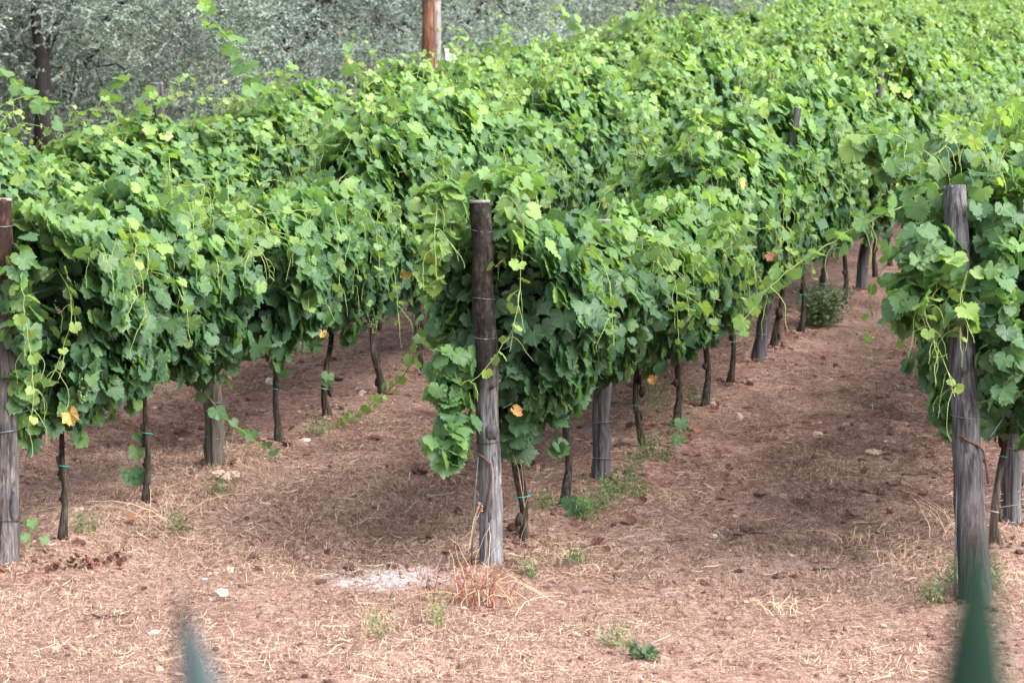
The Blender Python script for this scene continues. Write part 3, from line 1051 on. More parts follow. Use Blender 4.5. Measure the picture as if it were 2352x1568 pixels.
# ------------------------------------------------------------------ posts
def make_post(base, top, r0, r1, mat, label, group, rng, cutmat=CUT, sink=.1, name='vineyard_post', bands=()):
    base, top = np.asarray(base, float), np.asarray(top, float)
    o = empty(name, base)
    tag(o, label, 'post', group)
    d = top - base
    n = 16
    f = np.linspace(-sink / np.linalg.norm(d), 1, n)
    pts = f[:, None] * d + np.stack([rng.normal(0, .004, n), rng.normal(0, .004, n), np.zeros(n)], -1)
    M = MB()
    M.tube(pts, np.interp(f, [0, 1], [r0, r1]) * (1 + rng.normal(0, .02, n)), 18, 0, .035, rng, cap=False)
    M.build('shaft', mat, o)
    C = MB()
    u = nrmz(d)
    C.tube(np.array([pts[-1] - u * .012, pts[-1] + u * .002, pts[-1] + u * .004]), [r1 * 1.012, r1 * 1.0, r1 * .93], 18, 0, .01, rng)
    C.build('sawn_top', cutmat, o)
    for fz, mt in bands:
        B = MB()
        a = np.linspace(0, 2 * PI, 17)
        rr = np.interp(fz, [0, 1], [r0, r1]) * 1.06
        c = d * fz
        B.tube(np.stack([c[0] + np.cos(a) * rr, c[1] + np.sin(a) * rr, c[2] + .008 * np.sin(a * 1 + fz * 40)], -1), .0032, 4, cap=False)
        B.build('wire_band', mt, o)
    return o


rp_ = np.random.default_rng(5)
# end posts, standing where the photograph shows them
bB = gpt(1131, 1303)
zB = 13.8
pB = make_post(bB, at(1104, 462, zB - .02), .066, .058, W_CENT, 'dark barked end post with pale sawn top in the middle of the picture', None, rp_,
               bands=((.92, WIRE), (.73, WIRE), (.625, WIRE), (.335, RUST)))
# flat knot and bent iron rod nailed to it, guy wire beside it
M = MB()
M.lump((.0, -.052, .72), .035, rp_, (1, .6, 1.3), .1)
M.build('knot', W_GREY, pB)
M = MB()
pts = np.array([at(x, y, zB - .075) for x, y in ((1098, 1043), (1112, 1052), (1126, 1066), (1128, 1100), (1122, 1140), (1110, 1178))]) - bB
M.tube(pts, .009, 6, 0)
M.build('iron_hook', RUST, pB)
M = MB()
M.tube(np.array([at(x, y, zB - .03) for x, y in ((1099, 1040), (1092, 1120), (1086, 1210), (1083, 1292))]) - bB, .0045, 5)
M.build('guy_wire', WIRE, pB)

bC = gpt(2238, 1390)
zC = 13.05
pC = make_post(bC, at(2190, 428, zC), .082, .058, W_GREY, 'grey leaning end post with sawn top at the right edge', None, rp_, bands=((.86, WIRE), (.44, WIRE)))
M = MB()
pts = np.array([at(x, y, zC - .09) for x, y in ((2206, 1000), (2222, 1012), (2246, 1022), (2260, 1036), (2266, 1070), (2270, 1110))]) - bC
M.tube(pts, .008, 6)
M.build('iron_hook', RUST, pC)
M = MB()
M.lump(at(2232, 975, zC - .06) - bC, .035, rp_, (1, .7, 1.2), .12)
M.build('knot', W_GREY, pC)
M = MB()
M.lump(at(2205, 545, zC - .05) - bC, .03, rp_, (1, .7, 1.4), .12)
M.build('knot', W_GREY, pC)
M = MB()
M.tube(np.array([at(x, y, zC - .05) for x, y in ((2206, 995), (2200, 1080), (2196, 1190), (2194, 1300), (2192, 1385))]) - bC, .006, 5)
M.build('guy_wire', WIRE, pC)
bA = gpt(14, 1322)
pA = make_post(bA, at(2, 458, 13.66), .08, .064, W_LEFT, 'grey end post with reddish split wood cut by the left edge', None, rp_, bands=((.93, WIRE), (.36, WIRE), (.12, RUST)))
M = MB()
M.lump(at(32, 1165, 13.58) - bA, .04, rp_, (.6, .6, 2.2), .12)
M.build('knot', W_GREY, pA)

# line posts
PXP = {'A': [495, 1055], 'B': [1381, 1741, 1978]}
VPX = {'A': [148, 338, 642, 760, 868, 968], 'B': [1193, 1292, 1470, 1548, 1615, 1676, 1787, 1838, 1888, 1935, 2022, 2052]}
END_T = {'A': 62, 'B': 34, 'C': 9, 'Z': 82}
plan = {}
for row in 'ABCZ':
    posts, vines = [], []
    if row in PXP:
        posts = [t_of(row, x) for x in PXP[row]]
        vines = [t_of(row, x) for x in VPX[row]]
        if row == 'B':
            vines = vines[:10]
        t = posts[-1]
    elif row == 'C':
        posts = [t_of('C', 2312) + .25]
        vines = [t_of('C', 2296)]
        t = posts[-1]
        vines.append(t + .55)
        vines.append(t + 1.5)
        t += 1.5
    else:
        vines = [-.1 + .95 * i for i in range(0, 10)]
        vines = [v for v in vines]
        posts = [9.6]
        t = 9.6
    while t < END_T[row]:
        for i in range(4):
            vines.append(t + .97 * (i + 1))
        t += 4.85
        posts.append(t)
    plan[row] = (posts, vines)

ROWN = {'A': 'row from the left edge post', 'B': 'centre row', 'C': 'row at the right edge', 'Z': 'hindmost row'}
for row in 'ABCZ':
    for i, t in enumerate(plan[row][0]):
        b = row_pos(row, t)
        h = 2.0 + rp_.normal(0, .05)
        ln = rp_.normal(0, .03, 2)
        mat, bands, r0 = W_GREY, ((.12, WIRE), (.26, WIRE)), .058
        lab = None
        if row == 'Z':
            h = (2.16, 2.05)[i] if i < 2 else 1.75
        if row == 'B':
            lab = [None, 'short grey post between vines, first line post of centre row', 'grey post with wire bands near the shrub, second line post of centre row',
                   'dark grey post above the small green shrub, third line post of centre row'][i + 1] if i < 3 else 'far post in the centre row hidden by leaves'
            bands = ((.08, WIRE), (.22, WIRE), (.36, TIE)) if i == 0 else ((.11, WIRE), (.26, WIRE), (.4, TIE))
            if i in (1, 2):
                ln = NRM * (.3 if i == 1 else .16)
                h = 2.04 if i == 1 else 2.12
            if i == 0:
                h = 1.62
        elif row == 'A':
            lab = ['thick tan post standing among the vines of the left row', 'post of left row half hidden behind the light leaves of the centre post'][i] if i < 2 else 'far post of the left row buried in leaves'
            mat = W_TAN if i == 0 else W_GREY
            r0 = .064 if i == 0 else .058
            if i == 0:
                h = 1.6
        elif row == 'C':
            lab = 'thick dark post behind the first vine of the right row' if i == 0 else 'far post of the right row hidden in leaves'
            h = 1.7
        else:
            lab = ['grey post top sticking out of the hindmost row at the left', 'second post top in the hindmost row showing through pale leaves'][i] if i < 2 else 'far post of the hindmost row buried in leaves'
            bands = ()
        if i > 3:
            bands = ()
        make_post(b, b + np.array([ln[0], ln[1], h]), r0, r0 * (.5 if row == 'B' and i in (1, 2) else .9), mat, lab, 'line posts along the vine rows', rp_, bands=bands)

# poles beyond the vines
p0 = plane_pt(986, 372)
zz = 41.0
pb = at(986, 366, zz)
pb[2] = gz(pb[0], pb[1])
o = empty('utility_pole', pb)
tag(o, 'reddish brown wooden pole with a grey beam strapped on, before the olive trees', 'pole')
M = MB()
n = 14
M.tube(np.stack([rp_.normal(0, .006, n), rp_.normal(0, .006, n), np.linspace(-.2, 6.5, n)], -1), np.linspace(.12, .095, n), 14, 0, .05, rp_)
M.build('shaft', W_RED, o)
M = MB()
for a, b in ((.105, .195),):
    x0, x1, y0, y1, z0, z1 = a, b, -.05, .05, -.2, 6.2
    v = [(x0, y0, z0), (x1, y0, z0), (x1, y1, z0), (x0, y1, z0), (x0, y0, z1), (x1, y0, z1), (x1, y1, z1), (x0, y1, z1)]
    M.add(v, [(0, 3, 2, 1), (4, 5, 6, 7), (0, 1, 5, 4), (1, 2, 6, 5), (2, 3, 7, 6), (3, 0, 4, 7)])
M.build('beam', W_PALE, o, smooth=False)
for hz in (2.55, 3.6):
    M = MB()
    a = np.linspace(0, 2 * PI, 17)
    M.tube(np.stack([.04 + np.cos(a) * .17, np.sin(a) * .13, hz + .01 * np.cos(a)], -1), .008, 4, cap=False)
    M.build('wire_band', WIRE, o)
pw = at(1036, 300, 35.0)
pw[2] = gz(pw[0], pw[1])
tp = at(1036, 110, 35.0)
o = empty('white_post', pw)
tag(o, 'white painted square post end showing above the hindmost row', 'post')
M = MB()
hh = tp[2] - pw[2]
for (x, y, z0, z1) in ((.072, .072, -.2, hh - .05), ):
    v = [(-x, -y, z0), (x, -y, z0), (x, y, z0), (-x, y, z0), (-x, -y, z1), (x, -y, z1), (x, y, z1), (-x, y, z1)]
    M.add(v, [(0, 3, 2, 1), (4, 5, 6, 7), (0, 1, 5, 4), (1, 2, 6, 5), (2, 3, 7, 6), (3, 0, 4, 7)])
M.build('shaft', PAINT, o, smooth=False)
M = MB()
x, y, z0, z1 = .084, .084, hh - .05, hh - .015
v = [(-x, -y, z0), (x, -y, z0), (x, y, z0), (-x, y, z0), (-x, -y, z1), (x, -y, z1), (x, y, z1), (-x, y, z1)]
M.add(v, [(0, 3, 2, 1), (4, 5, 6, 7), (0, 1, 5, 4), (1, 2, 6, 5), (2, 3, 7, 6), (3, 0, 4, 7)])
M.build('cap', PAINT, o, smooth=False)

# trellis wires
for row, nm in (('A', 'left'), ('B', 'centre'), ('C', 'right')):
    for h, hn in ((.88, 'low'), (1.2, 'middle'), (1.5, 'high')):
        M = MB()
        ts = np.arange(0, END_T[row] + .1, 1.2)
        o0 = row_pos(row, 0)
        pts = np.array([row_pos(row, t, .06) for t in ts])
        pts[:, 2] = [SLOPE * p[1] for p in pts]
        pts[:, 2] += h
        pts[:, 2] -= .015 * np.sin(ts * PI / 4.85) ** 2
        M.tube(pts, .002, 4, cap=False)
        tag(M.build('trellis_wire', WIRE), f'{hn} trellis wire stretched along the {ROWN[row]}', 'wire', 'trellis wires through the vine rows')


# ------------------------------------------------------------------ vines
class Local:
    """Turns picture points at a depth into the local space of a vine."""

    def __init__(s, pos):
        s.o = np.asarray(pos)

    def __call__(s, px, py, Z):
        d = at(px, py, Z) - s.o
        return np.array([d[0] * DIR[0] + d[1] * DIR[1], -(d[0] * NRM[0] + d[1] * NRM[1]), d[2]])


def cloud(L, rng, loc, boxes, n, size=(.05, .085), age=(.35, .15), face=(0, -1, .4)):
    """leaves filling a chain of blobs given as (px, py, Z, rx, ry, rz) round which they face outwards"""
    for (px, py, Z, rx, rz) in boxes:
        c = loc(px, py, Z)
        d = nrmz(rng.normal(0, 1, (n, 3)))
        rr = np.array([rx, rx * .8, rz])
        p = c + d * rr * rng.uniform(.4, 1.3, (n, 1))
        nn = d * .8 + np.array([0, 0, .45]) + rng.normal(0, .5, (n, 3)) + np.asarray(face, float) * .3
        tt = np.stack([d[:, 0] * .4 + rng.normal(0, .55, n), d[:, 1] * .4 + rng.normal(0, .5, n), -np.ones(n)], -1)
        L.add(p, nn, tt, rng.uniform(*size, n), np.clip(rng.normal(*age, n), 0, 1))


posB1 = row_pos('B', plan['B'][1][0])
posB2 = row_pos('B', plan['B'][1][1])
posC1 = row_pos('C', plan['C'][1][0])
posA1 = row_pos('A', plan['A'][1][0])


def extraB1(L, M, rng):
    lo = Local(posB1)
    # light leaves hanging on the left of the end post
    cloud(L, rng, lo, [(1030, 455, 13.75, .11, .1), (1020, 545, 13.8, .1, .12), (1000, 610, 13.85, .07, .1)], 24, (.05, .08), (.6, .15))
    cloud(L, rng, lo, [(1040, 660, 14.1, .1, .14), (1035, 760, 14.1, .1, .12)], 22, (.05, .08), (.3, .15))
    cloud(L, rng, lo, [(1045, 830, 13.8, .12, .1), (1045, 900, 13.8, .12, .12), (1050, 970, 13.75, .1, .1), (1035, 1025, 13.7, .13, .1)], 34, (.055, .085), (.42, .12))
    shoot(L, M, [lo(1060, 425, 13.9), lo(1015, 445, 13.7), lo(1000, 520, 13.65), lo(1010, 640, 13.65)], rng, .075, .04, .65, 1, tend=7)
    # pale shoot hanging right of the post
    shoot(L, M, [lo(1165, 440, 13.85), lo(1205, 500, 13.75), lo(1200, 620, 13.7), lo(1190, 740, 13.7), lo(1130, 840, 13.68), lo(1085, 875, 13.66)], rng, .07, .035, .7, 1, tend=5)
    # crest over the post
    cloud(L, rng, lo, [(1130, 412, 14.35, .16, .04), (1195, 440, 14.25, .18, .1), (1000, 450, 14.0, .13, .05)], 32, (.045, .075), (.62, .15))
    # low lobe with grapes
    cloud(L, rng, lo, [(1200, 960, 14.2, .16, .16), (1270, 900, 14.3, .2, .2), (1185, 1000, 14.15, .09, .1)], 50, (.055, .085), (.15, .1))
    cloud(L, rng, lo, [(1185, 560, 14.1, .13, .16), (1260, 610, 14.15, .16, .18), (1200, 720, 14.1, .15, .16), (1300, 540, 14.4, .14, .14), (1165, 850, 14.05, .1, .14), (1300, 760, 14.4, .16, .16)], 36, (.055, .09), (.2, .12))
    # runner that trails down to the soil in the lane
    shoot(L, M, [lo(985, 690, 14.7), lo(965, 780, 15.0), lo(925, 860, 15.5), lo(860, 920, 16.1), lo(760, 985, 17.0), lo(700, 1005, 17.4)], rng, .05, .025, .6, .95, rad=.004, step=.08, tend=5)


def extraB2(L, M, rng):
    lo = Local(posB2)
    # shoots that sprawl towards the right lane as a pale ridge, darker leaves beneath
    cloud(L, rng, lo, [(1345, 560, 15.0, .13, .07), (1400, 565, 15.3, .15, .07), (1470, 580, 15.6, .15, .07), (1535, 592, 15.9, .15, .07), (1590, 612, 16.2, .12, .06)], 26, (.055, .088), (.5, .15))
    cloud(L, rng, lo, [(1400, 640, 15.2, .15, .14), (1480, 680, 15.5, .15, .14), (1540, 700, 15.9, .13, .13), (1430, 760, 15.3, .14, .14)], 34, (.055, .085), (.22, .12))
    shoot(L, M, [lo(1330, 520, 15.0), lo(1420, 535, 15.2), lo(1520, 560, 15.5), lo(1600, 590, 15.7), lo(1625, 640, 15.8)], rng, .08, .04, .5, .95, tend=6)
    shoot(L, M, [lo(1400, 560, 15.3), lo(1500, 580, 15.3), lo(1570, 640, 15.3), lo(1580, 740, 15.3)], rng, .08, .045, .4, .8, tend=5)


def extraC1(L, M, rng):
    lo = Local(posC1)
    cloud(L, rng, lo, [(2130, 560, 13.1, .2, .16), (2120, 640, 13.0, .17, .14), (2170, 700, 12.95, .16, .12), (2100, 700, 13.0, .12, .1)], 46, (.055, .09), (.4, .14))
    cloud(L, rng, lo, [(2190, 830, 13.2, .1, .14), (2180, 940, 13.25, .08, .1)], 26, (.05, .08), (.15, .1))
    cloud(L, rng, lo, [(2280, 480, 13.2, .2, .16), (2230, 360, 13.6, .2, .12), (2300, 620, 13.0, .16, .3), (2310, 800, 13.0, .15, .25)], 55, (.055, .09), (.3, .16))
    cloud(L, rng, lo, [(2195, 600, 12.8, .09, .09), (2225, 730, 12.75, .1, .08)], 13, (.045, .075), (.55, .16))
    cloud(L, rng, lo, [(2000, 335, 13.4, .12, .06), (2075, 385, 13.4, .16, .08), (2110, 455, 13.3, .12, .07), (2180, 330, 13.7, .16, .1)], 26, (.06, .1), (.45, .16))
    shoot(L, M, [lo(2200, 420, 13.5), lo(2120, 340, 13.4), lo(2040, 300, 13.3), lo(1960, 320, 13.3)], rng, .09, .05, .4, .8, tend=8)
    # the long shoot that leans out over the lane
    shoot(L, M, [lo(2190, 440, 13.3), lo(2080, 470, 13.1), lo(1960, 525, 13.0), lo(1880, 575, 12.95), lo(1790, 640, 12.95), lo(1735, 700, 13.0), lo(1700, 770, 13.05)],
          rng, .085, .055, .3, .7, rad=.005, step=.075, tend=6)
    shoot(L, M, [lo(2180, 640, 12.9), lo(2120, 700, 12.75), lo(2160, 800, 12.75), lo(2200, 890, 12.8)], rng, .06, .03, .8, 1, tend=12)
    shoot(L, M, [lo(2230, 620, 12.85), lo(2200, 700, 12.75), lo(2215, 780, 12.75)], rng, .06, .03, .8, 1, tend=8)
    shoot(L, M, [lo(2280, 420, 13.3), lo(2240, 320, 13.2), lo(2200, 300, 13.1), lo(2160, 350, 13.0)], rng, .075, .035, .7, 1, tend=8)


def extraA1(L, M, rng):
    lo = Local(posA1)
    cloud(L, rng, lo, [(45, 640, 13.6, .14, .2), (70, 760, 13.6, .14, .16), (60, 880, 13.65, .12, .14), (80, 970, 13.8, .1, .1)], 32, (.05, .08), (.4, .15))
    shoot(L, M, [lo(20, 590, 13.6), lo(55, 640, 13.45), lo(70, 740, 13.4), lo(85, 860, 13.4), lo(80, 960, 13.4)], rng, .065, .03, .75, 1, tend=8)
    shoot(L, M, [lo(290, 500, 13.9), lo(315, 560, 13.75), lo(305, 640, 13.75), lo(320, 680, 13.75)], rng, .07, .03, .7, 1, tend=8)
    shoot(L, M, [lo(120, 600, 13.8), lo(165, 660, 13.6), lo(175, 740, 13.6), lo(120, 870, 13.6)], rng, .065, .03, .7, 1, tend=6)


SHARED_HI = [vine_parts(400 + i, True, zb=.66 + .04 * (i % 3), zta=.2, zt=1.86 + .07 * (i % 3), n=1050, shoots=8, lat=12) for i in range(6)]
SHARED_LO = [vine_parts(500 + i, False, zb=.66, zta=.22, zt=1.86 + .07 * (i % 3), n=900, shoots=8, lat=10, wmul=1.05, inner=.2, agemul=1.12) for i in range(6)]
rv = np.random.default_rng(21)
for row in 'ABCZ':
    for i, t in enumerate(sorted(plan[row][1])):
        pos = row_pos(row, t)
        depth = pos[1]
        near = row != 'Z' and depth < 24
        ti = int(rv.integers(0, 9))
        trunk = TRUNKS[ti]
        ties = TIES[ti] if near and row != 'Z' else ()
        bun = []
        flip, sc = int(rv.integers(0, 2)), (1, 1, rv.uniform(.9, 1.08))
        sp_ = None
        if row == 'B':
            sp_ = {0: dict(n=1050, zb=.72, zt=1.66, extra=extraB1, half=.32, lat=2, shoots=2, arch=0, topshoot=.5),
                   1: dict(n=1150, zb=.78, zba=.1, zt=1.5, lat=6, shoots=3, arch=1, topshoot=.6, extra=extraB2), 2: dict(n=1250, zb=.64, zt=1.42, lat=12, shoots=4, half=.72, topshoot=.5, arch=1),
                   3: dict(n=1150, zb=.62, zt=1.55, lat=10, shoots=6, half=.55)}.get(i)
        if row == 'A':
            sp_ = {0: dict(n=1100, zb=.72, zt=1.74, extra=extraA1, lat=5, topshoot=.6, half=.34, arch=0, shoots=3), 1: dict(n=1500, zb=.72, zt=1.72, lat=12, half=.75, shoots=6),
                   2: dict(n=1250, zb=.68, zt=1.52, lat=12, half=.6, shoots=4, topshoot=.6, arch=1), 3: dict(n=1100, zb=.68, zt=1.52, lat=12, shoots=5, topshoot=.6, arch=1)}.get(i)
        if row == 'C':
            sp_ = {0: dict(n=1300, zb=.66, zt=2.0, extra=extraC1, lat=9, shoots=8, half=.55), 1: dict(n=1100, zb=.7, zt=2.2, lat=9, shoots=9)}.get(i)
        if sp_:
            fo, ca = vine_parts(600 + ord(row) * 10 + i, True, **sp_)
            flip, sc = 0, (1, 1, 1)
        elif near:
            fo, ca = SHARED_HI[rv.integers(0, 6)]
        else:
            fo, ca = SHARED_LO[rv.integers(0, 6)]
            trunk = TRUNKS[0]
        if row == 'Z':
            sc = (1, 1, np.interp(t, [0, 8, 13, 18, 22, 34], [.84, .84, .9, .97, 1.02, 1.03]) * rv.uniform(.93, 1.06))
        if near:
            for _ in range(rv.integers(0, 3)):
                s = -1 if not flip else 1
                bun.append((rv.uniform(-.4, .4), s * rv.uniform(.24, .33), rv.uniform(.72, .98)))
        if row == 'B' and i < 14:
            lab, grp = f'{ORD[i]} vine counted from the dark middle post along the centre row', 'vines of the centre row'
        elif row == 'A' and i < 6:
            lab, grp = f'{ORD[i]} vine counted from the left edge post, with bare trunk', 'vines of the left row'
        elif row == 'C' and i < 2:
            lab, grp = f'{ORD[i]} vine counted from the grey leaning post at the right edge', 'vines of the right row'
        elif row == 'Z':
            lab, grp = 'vine of the hindmost row showing only its pale leafy top', 'vines of the hindmost row'
        elif row == 'A':
            lab, grp = 'vine of the left row whose trunk the centre row hides', 'vines of the left row with hidden trunks'
        elif row == 'B':
            lab, grp = 'far vine of the centre row, foot hidden by right row', 'far vines of the centre row'
        else:
            lab, grp = 'far vine of the right row beyond its second vine', 'far vines of the right row'
        # where a post takes the place of a vine, the neighbours grow into the gap
        wide, shift = 1.06, 0.0
        if not sp_ and plan[row][0]:
            dp = min((tp_ - t for tp_ in plan[row][0]), key=abs)
            if abs(dp) < 1.3:
                wide, shift = 1.06 + max(0, abs(dp) - .45) * .8, math.copysign(max(0, abs(dp) - .45) * .42, dp)
        v = put_vine(pos, fo, ca, trunk, ties, lab, grp, flip, sc, bun, rv, wide, shift)
        plan.setdefault('obj', {})[(row, i)] = v


def local_of(v, p):
    d = np.asarray(p) - np.array(v.location)
    c, s = math.cos(-v.rotation_euler[2]), math.sin(-v.rotation_euler[2])
    return np.array([d[0] * c - d[1] * s, d[0] * s + d[1] * c, d[2] / v.scale[2]])


def leaf_part(v, name, px, py, Z, size, age, rng, mat=DEAD, n=1, label=None):
    L = Leaves()
    for _ in range(n):
        p = local_of(v, at(px + rng.normal(0, 10) * (n > 1), py + rng.normal(0, 14) * (n > 1), Z))
        # facing the lane in front, tip down
        nn = local_of(v, np.array(v.location) + np.array([rng.normal(0, .4), -1, .5 + rng.normal(0, .3)]))
        L.add(p, nn, np.array([rng.normal(0, .4), rng.normal(0, .3), -1]), size * rng.uniform(.8, 1.1), np.clip(age + rng.normal(0, .08), 0, 1))
    o = link(name, L.mesh(name, mat, rng, DRY if mat is DEAD else HI), v)
    if label:
        o['label'] = label
    return o


OB = plan['obj']
for key, px, py, Z, s, a in ((('A', 0), 160, 948, 13.75, .08, .85), (('B', 3), 1470, 815, 16.2, .075, .75), (('B', 3), 1430, 838, 16.1, .07, .55),
                             (('B', 0), 1181, 943, 13.85, .07, .6), (('B', 5), 1775, 590, 17.9, .07, .45), (('B', 4), 1648, 665, 17.2, .06, .8),
                             (('A', 3), 740, 765, 17.0, .06, .7), (('A', 4), 935, 630, 18.0, .06, .95), (('A', 2), 532, 865, 16.0, .06, .1),
                             (('B', 4), 1525, 768, 17.0, .06, .2), (('A', 4), 780, 568, 17.4, .06, 1.0), (('A', 2), 700, 690, 16.6, .05, .95),
                             (('B', 6), 1700, 420, 17.4, .05, 1.0), (('B', 2), 1500, 870, 16.4, .05, .7)):
    if key in OB:
        leaf_part(OB[key], 'withered_leaf', px, py, Z, s, a, rv)
# young leaves sprouting from the feet of some trunks
for key, px, py, Z, n in ((('A', 1), 305, 1080, 15.2, 6), (('A', 1), 330, 1020, 15.2, 2), (('B', 1), 1325, 1160, 14.75, 4), (('B', 1), 1282, 1015, 14.75, 5), (('A', 3), 640, 850, 17.2, 3),
                          (('A', 3), 750, 880, 17.9, 2), (('B', 3), 1560, 985, 17.0, 2)):
    leaf_part(OB[key], 'sprout', px, py, Z, .062, .33, rv, LEAF, n)

# a loose shoot hanging down beside the tan post
v = OB[('A', 2)]
L, M = Leaves(), MB()
shoot(L, M, [local_of(v, at(x, y, 15.75)) for x, y in ((470, 900), (500, 945), (550, 985), (590, 1015), (630, 1042))], rv, .062, .04, .3, .45, step=.065, tend=3)
o = link('loose_shoot', M.mesh('loose_shoot', CANE), v)
o['kind'] = 'stuff'
link('shoot_leaves', L.mesh('shoot_leaves', LEAF, rv, HI), o)
# tall shoots of the hindmost row
vz = [(i, OB[('Z', i)]) for i in range(80) if ('Z', i) in OB]


def tall(pxs, Z, s0, s1, a0, a1):
    pw_ = [at(x, y, Z) for x, y in pxs]
    v = min((q for _, q in vz), key=lambda q: np.hypot(q.location[0] - pw_[0][0], q.location[1] - pw_[0][1]))
    L, M = Leaves(), MB()
    shoot(L, M, [local_of(v, p) for p in pw_], np.random.default_rng(int(pxs[0][0])), s0 * 1.08, s1 * 1.08, a0, a1, rad=.004, step=.062, tend=4)
    o = link('tall_shoot', M.mesh('tall_shoot', CANE), v)
    link('shoot_leaves', L.mesh('shoot_leaves', LEAF, rv, HI), o)


tall([(590, 245), (575, 180), (550, 120), (500, 60), (455, 5), (445, -20)], 22.3, .1, .07, .45, .7)
tall([(150, 290), (110, 250), (60, 205), (15, 175), (-20, 165)], 20.5, .1, .07, .4, .6)
tall([(250, 270), (245, 220), (275, 185), (290, 180)], 21.2, .1, .06, .5, .8)
tall([(330, 250), (320, 205), (345, 215)], 21.6, .09, .06, .6, .8)
tall([(1340, 110), (1320, 60), (1295, 20), (1280, 8)], 33.0, .12, .08, .5, .8)
tall([(1155, 140), (1160, 90), (1158, 60)], 31.0, .08, .05, .6, .8)
tall([(660, 210), (650, 170), (665, 150)], 24.0, .1, .06, .5, .8)
tall([(800, 160), (790, 120), (805, 100)], 26.0, .1, .06, .5, .8)
tall([(1450, 80), (1440, 45), (1480, 35)], 36.0, .12, .08, .5, .8)

# ------------------------------------------------------------------ litter on the soil
rs = np.random.default_rng(33)


def scatter_pts(n, ymin, ymax, rng, power=1.0):
    y = ymin + (ymax - ymin) * rng.random(n) ** power
    x = (rng.uniform(-.29, .29, n)) * y
    return x, y


def straw_mesh(n, ymin, ymax, rng, lmin, lmax, wid, lift, dens, tone):
    x, y = scatter_pts(n, ymin, ymax, rng, 1.0)
    keep = rng.random(n) < dens(x, y)
    x, y = x[keep], y[keep]
    n = len(x)
    a = rng.uniform(0, 2 * PI, n)
    ln = rng.uniform(lmin, lmax, n)
    bend = rng.normal(0, .35, n)
    f = np.array([-.5, -.17, .17, .5])
    px = x[:, None] + (np.cos(a)[:, None] * f + -np.sin(a)[:, None] * bend[:, None] * (f ** 2 - .1)) * ln[:, None]
    py = y[:, None] + (np.sin(a)[:, None] * f + np.cos(a)[:, None] * bend[:, None] * (f ** 2 - .1)) * ln[:, None]
    pz = fields(px.ravel(), py.ravel())[0].reshape(px.shape) + rng.uniform(.004, .02, (n, 1)) + f[None, :] * rng.normal(0, lift, (n, 1)) + .0
    pz = np.maximum(pz, fields(px.ravel(), py.ravel())[0].reshape(px.shape) + .003)
    P = np.stack([px, py, pz], -1)
    side = np.stack([-np.sin(a), np.cos(a), rng.normal(0, .5, n)], -1)[:, None, :] * (rng.uniform(.6, 1.3, n) * wid)[:, None, None] * np.array([.7, 1, 1, .5])[None, :, None]
    # a little roof-shaped section, so every stalk has thickness
    V = np.stack([P - side, P + np.array([0, 0, wid * .9]), P + side], 2)            # n,4,3,3
    idx = np.arange(n)[:, None, None] * 12 + np.arange(3)[None, :, None] * 3
    q = np.concatenate([np.stack([idx[..., 0] + k, idx[..., 0] + k + 1, idx[..., 0] + k + 4, idx[..., 0] + k + 3], -1).reshape(-1, 4) for k in (0, 1)])
    ton = np.clip(rng.normal(*tone, n), 0, 1)
    return V.reshape(-1, 3), q, np.repeat(ton, 12)


def dens_head(x, y):
    al = row_along(np.stack([x, y], -1))
    c = vnoise(x * 1.7, y * 1.7, 41)
    return np.clip(1.25 - (al - 13.6) / 2.6, .12, 1) * np.clip((c - .45) * 4, .05, 1) * (.35 + vnoise(x * 6, y * 6, 44))


def dens_strip(x, y):
    p = np.stack([x, y], -1)
    lat, al = row_lat(p), row_along(p)
    d = np.zeros_like(x)
    for a, b in (('A', 'B'), ('B', 'C')):
        m, st = 0.5 * (LAT[a] + LAT[b]), 0.5 * (T0[a] + T0[b])
        for off in (-.62, .86):
            wob = (vnoise(al * .6, al * 0 + off, 71) - .5) * .3
            d = np.maximum(d, np.exp(-((lat - m - off - wob) / .2) ** 2) * np.clip((al - st) / 1.0, 0, 1))
    return d * np.clip((vnoise(x * 2.6, y * 2.6, 72) - .3) * 2.4, 0, 1)


def dens_lane(x, y):
    ln = fields(x, y)[1]
    c = vnoise(x * 2.2, y * 2.2, 42)
    return np.clip(.2 + .5 * ln + (c - .5) * 1.6, .03, 1)


for nm, lab, parts in (('straw', 'pale dry straw strewn over the bare soil in front',
                        ((112000, 10.6, 17.0, .012, .05, .0012, .03, dens_head, (.5, .27)), (3200, 10.6, 16.0, .06, .2, .0016, .02, dens_head, (.62, .2)))),
                       ('dry_grass_litter', 'brown chopped grass lying in the lanes between the vine rows',
                        ((100000, 12.3, 25.0, .014, .06, .0016, .03, dens_lane, (.22, .2)), (2600, 12.3, 22.0, .05, .15, .0017, .02, dens_lane, (.42, .2)), (60000, 12.3, 24.0, .02, .09, .0016, .02, dens_strip, (.6, .2))))):
    vv, qq, aa, off = [], [], [], 0
    for (n_, y0, y1, l0, l1, wd_, lf_, dn_, tn_) in parts:
        v, q, a = straw_mesh(n_, y0, y1, rs, l0, l1, wd_, lf_, dn_, tn_)
        vv.append(v)
        qq.append(q + off)
        aa.append(a)
        off += len(v)
    tag(link(nm, raw_mesh(nm, np.vstack(vv), np.vstack(qq), STRAW, {'rnd': np.concatenate(aa)}, False)), lab, 'litter', kind='stuff')

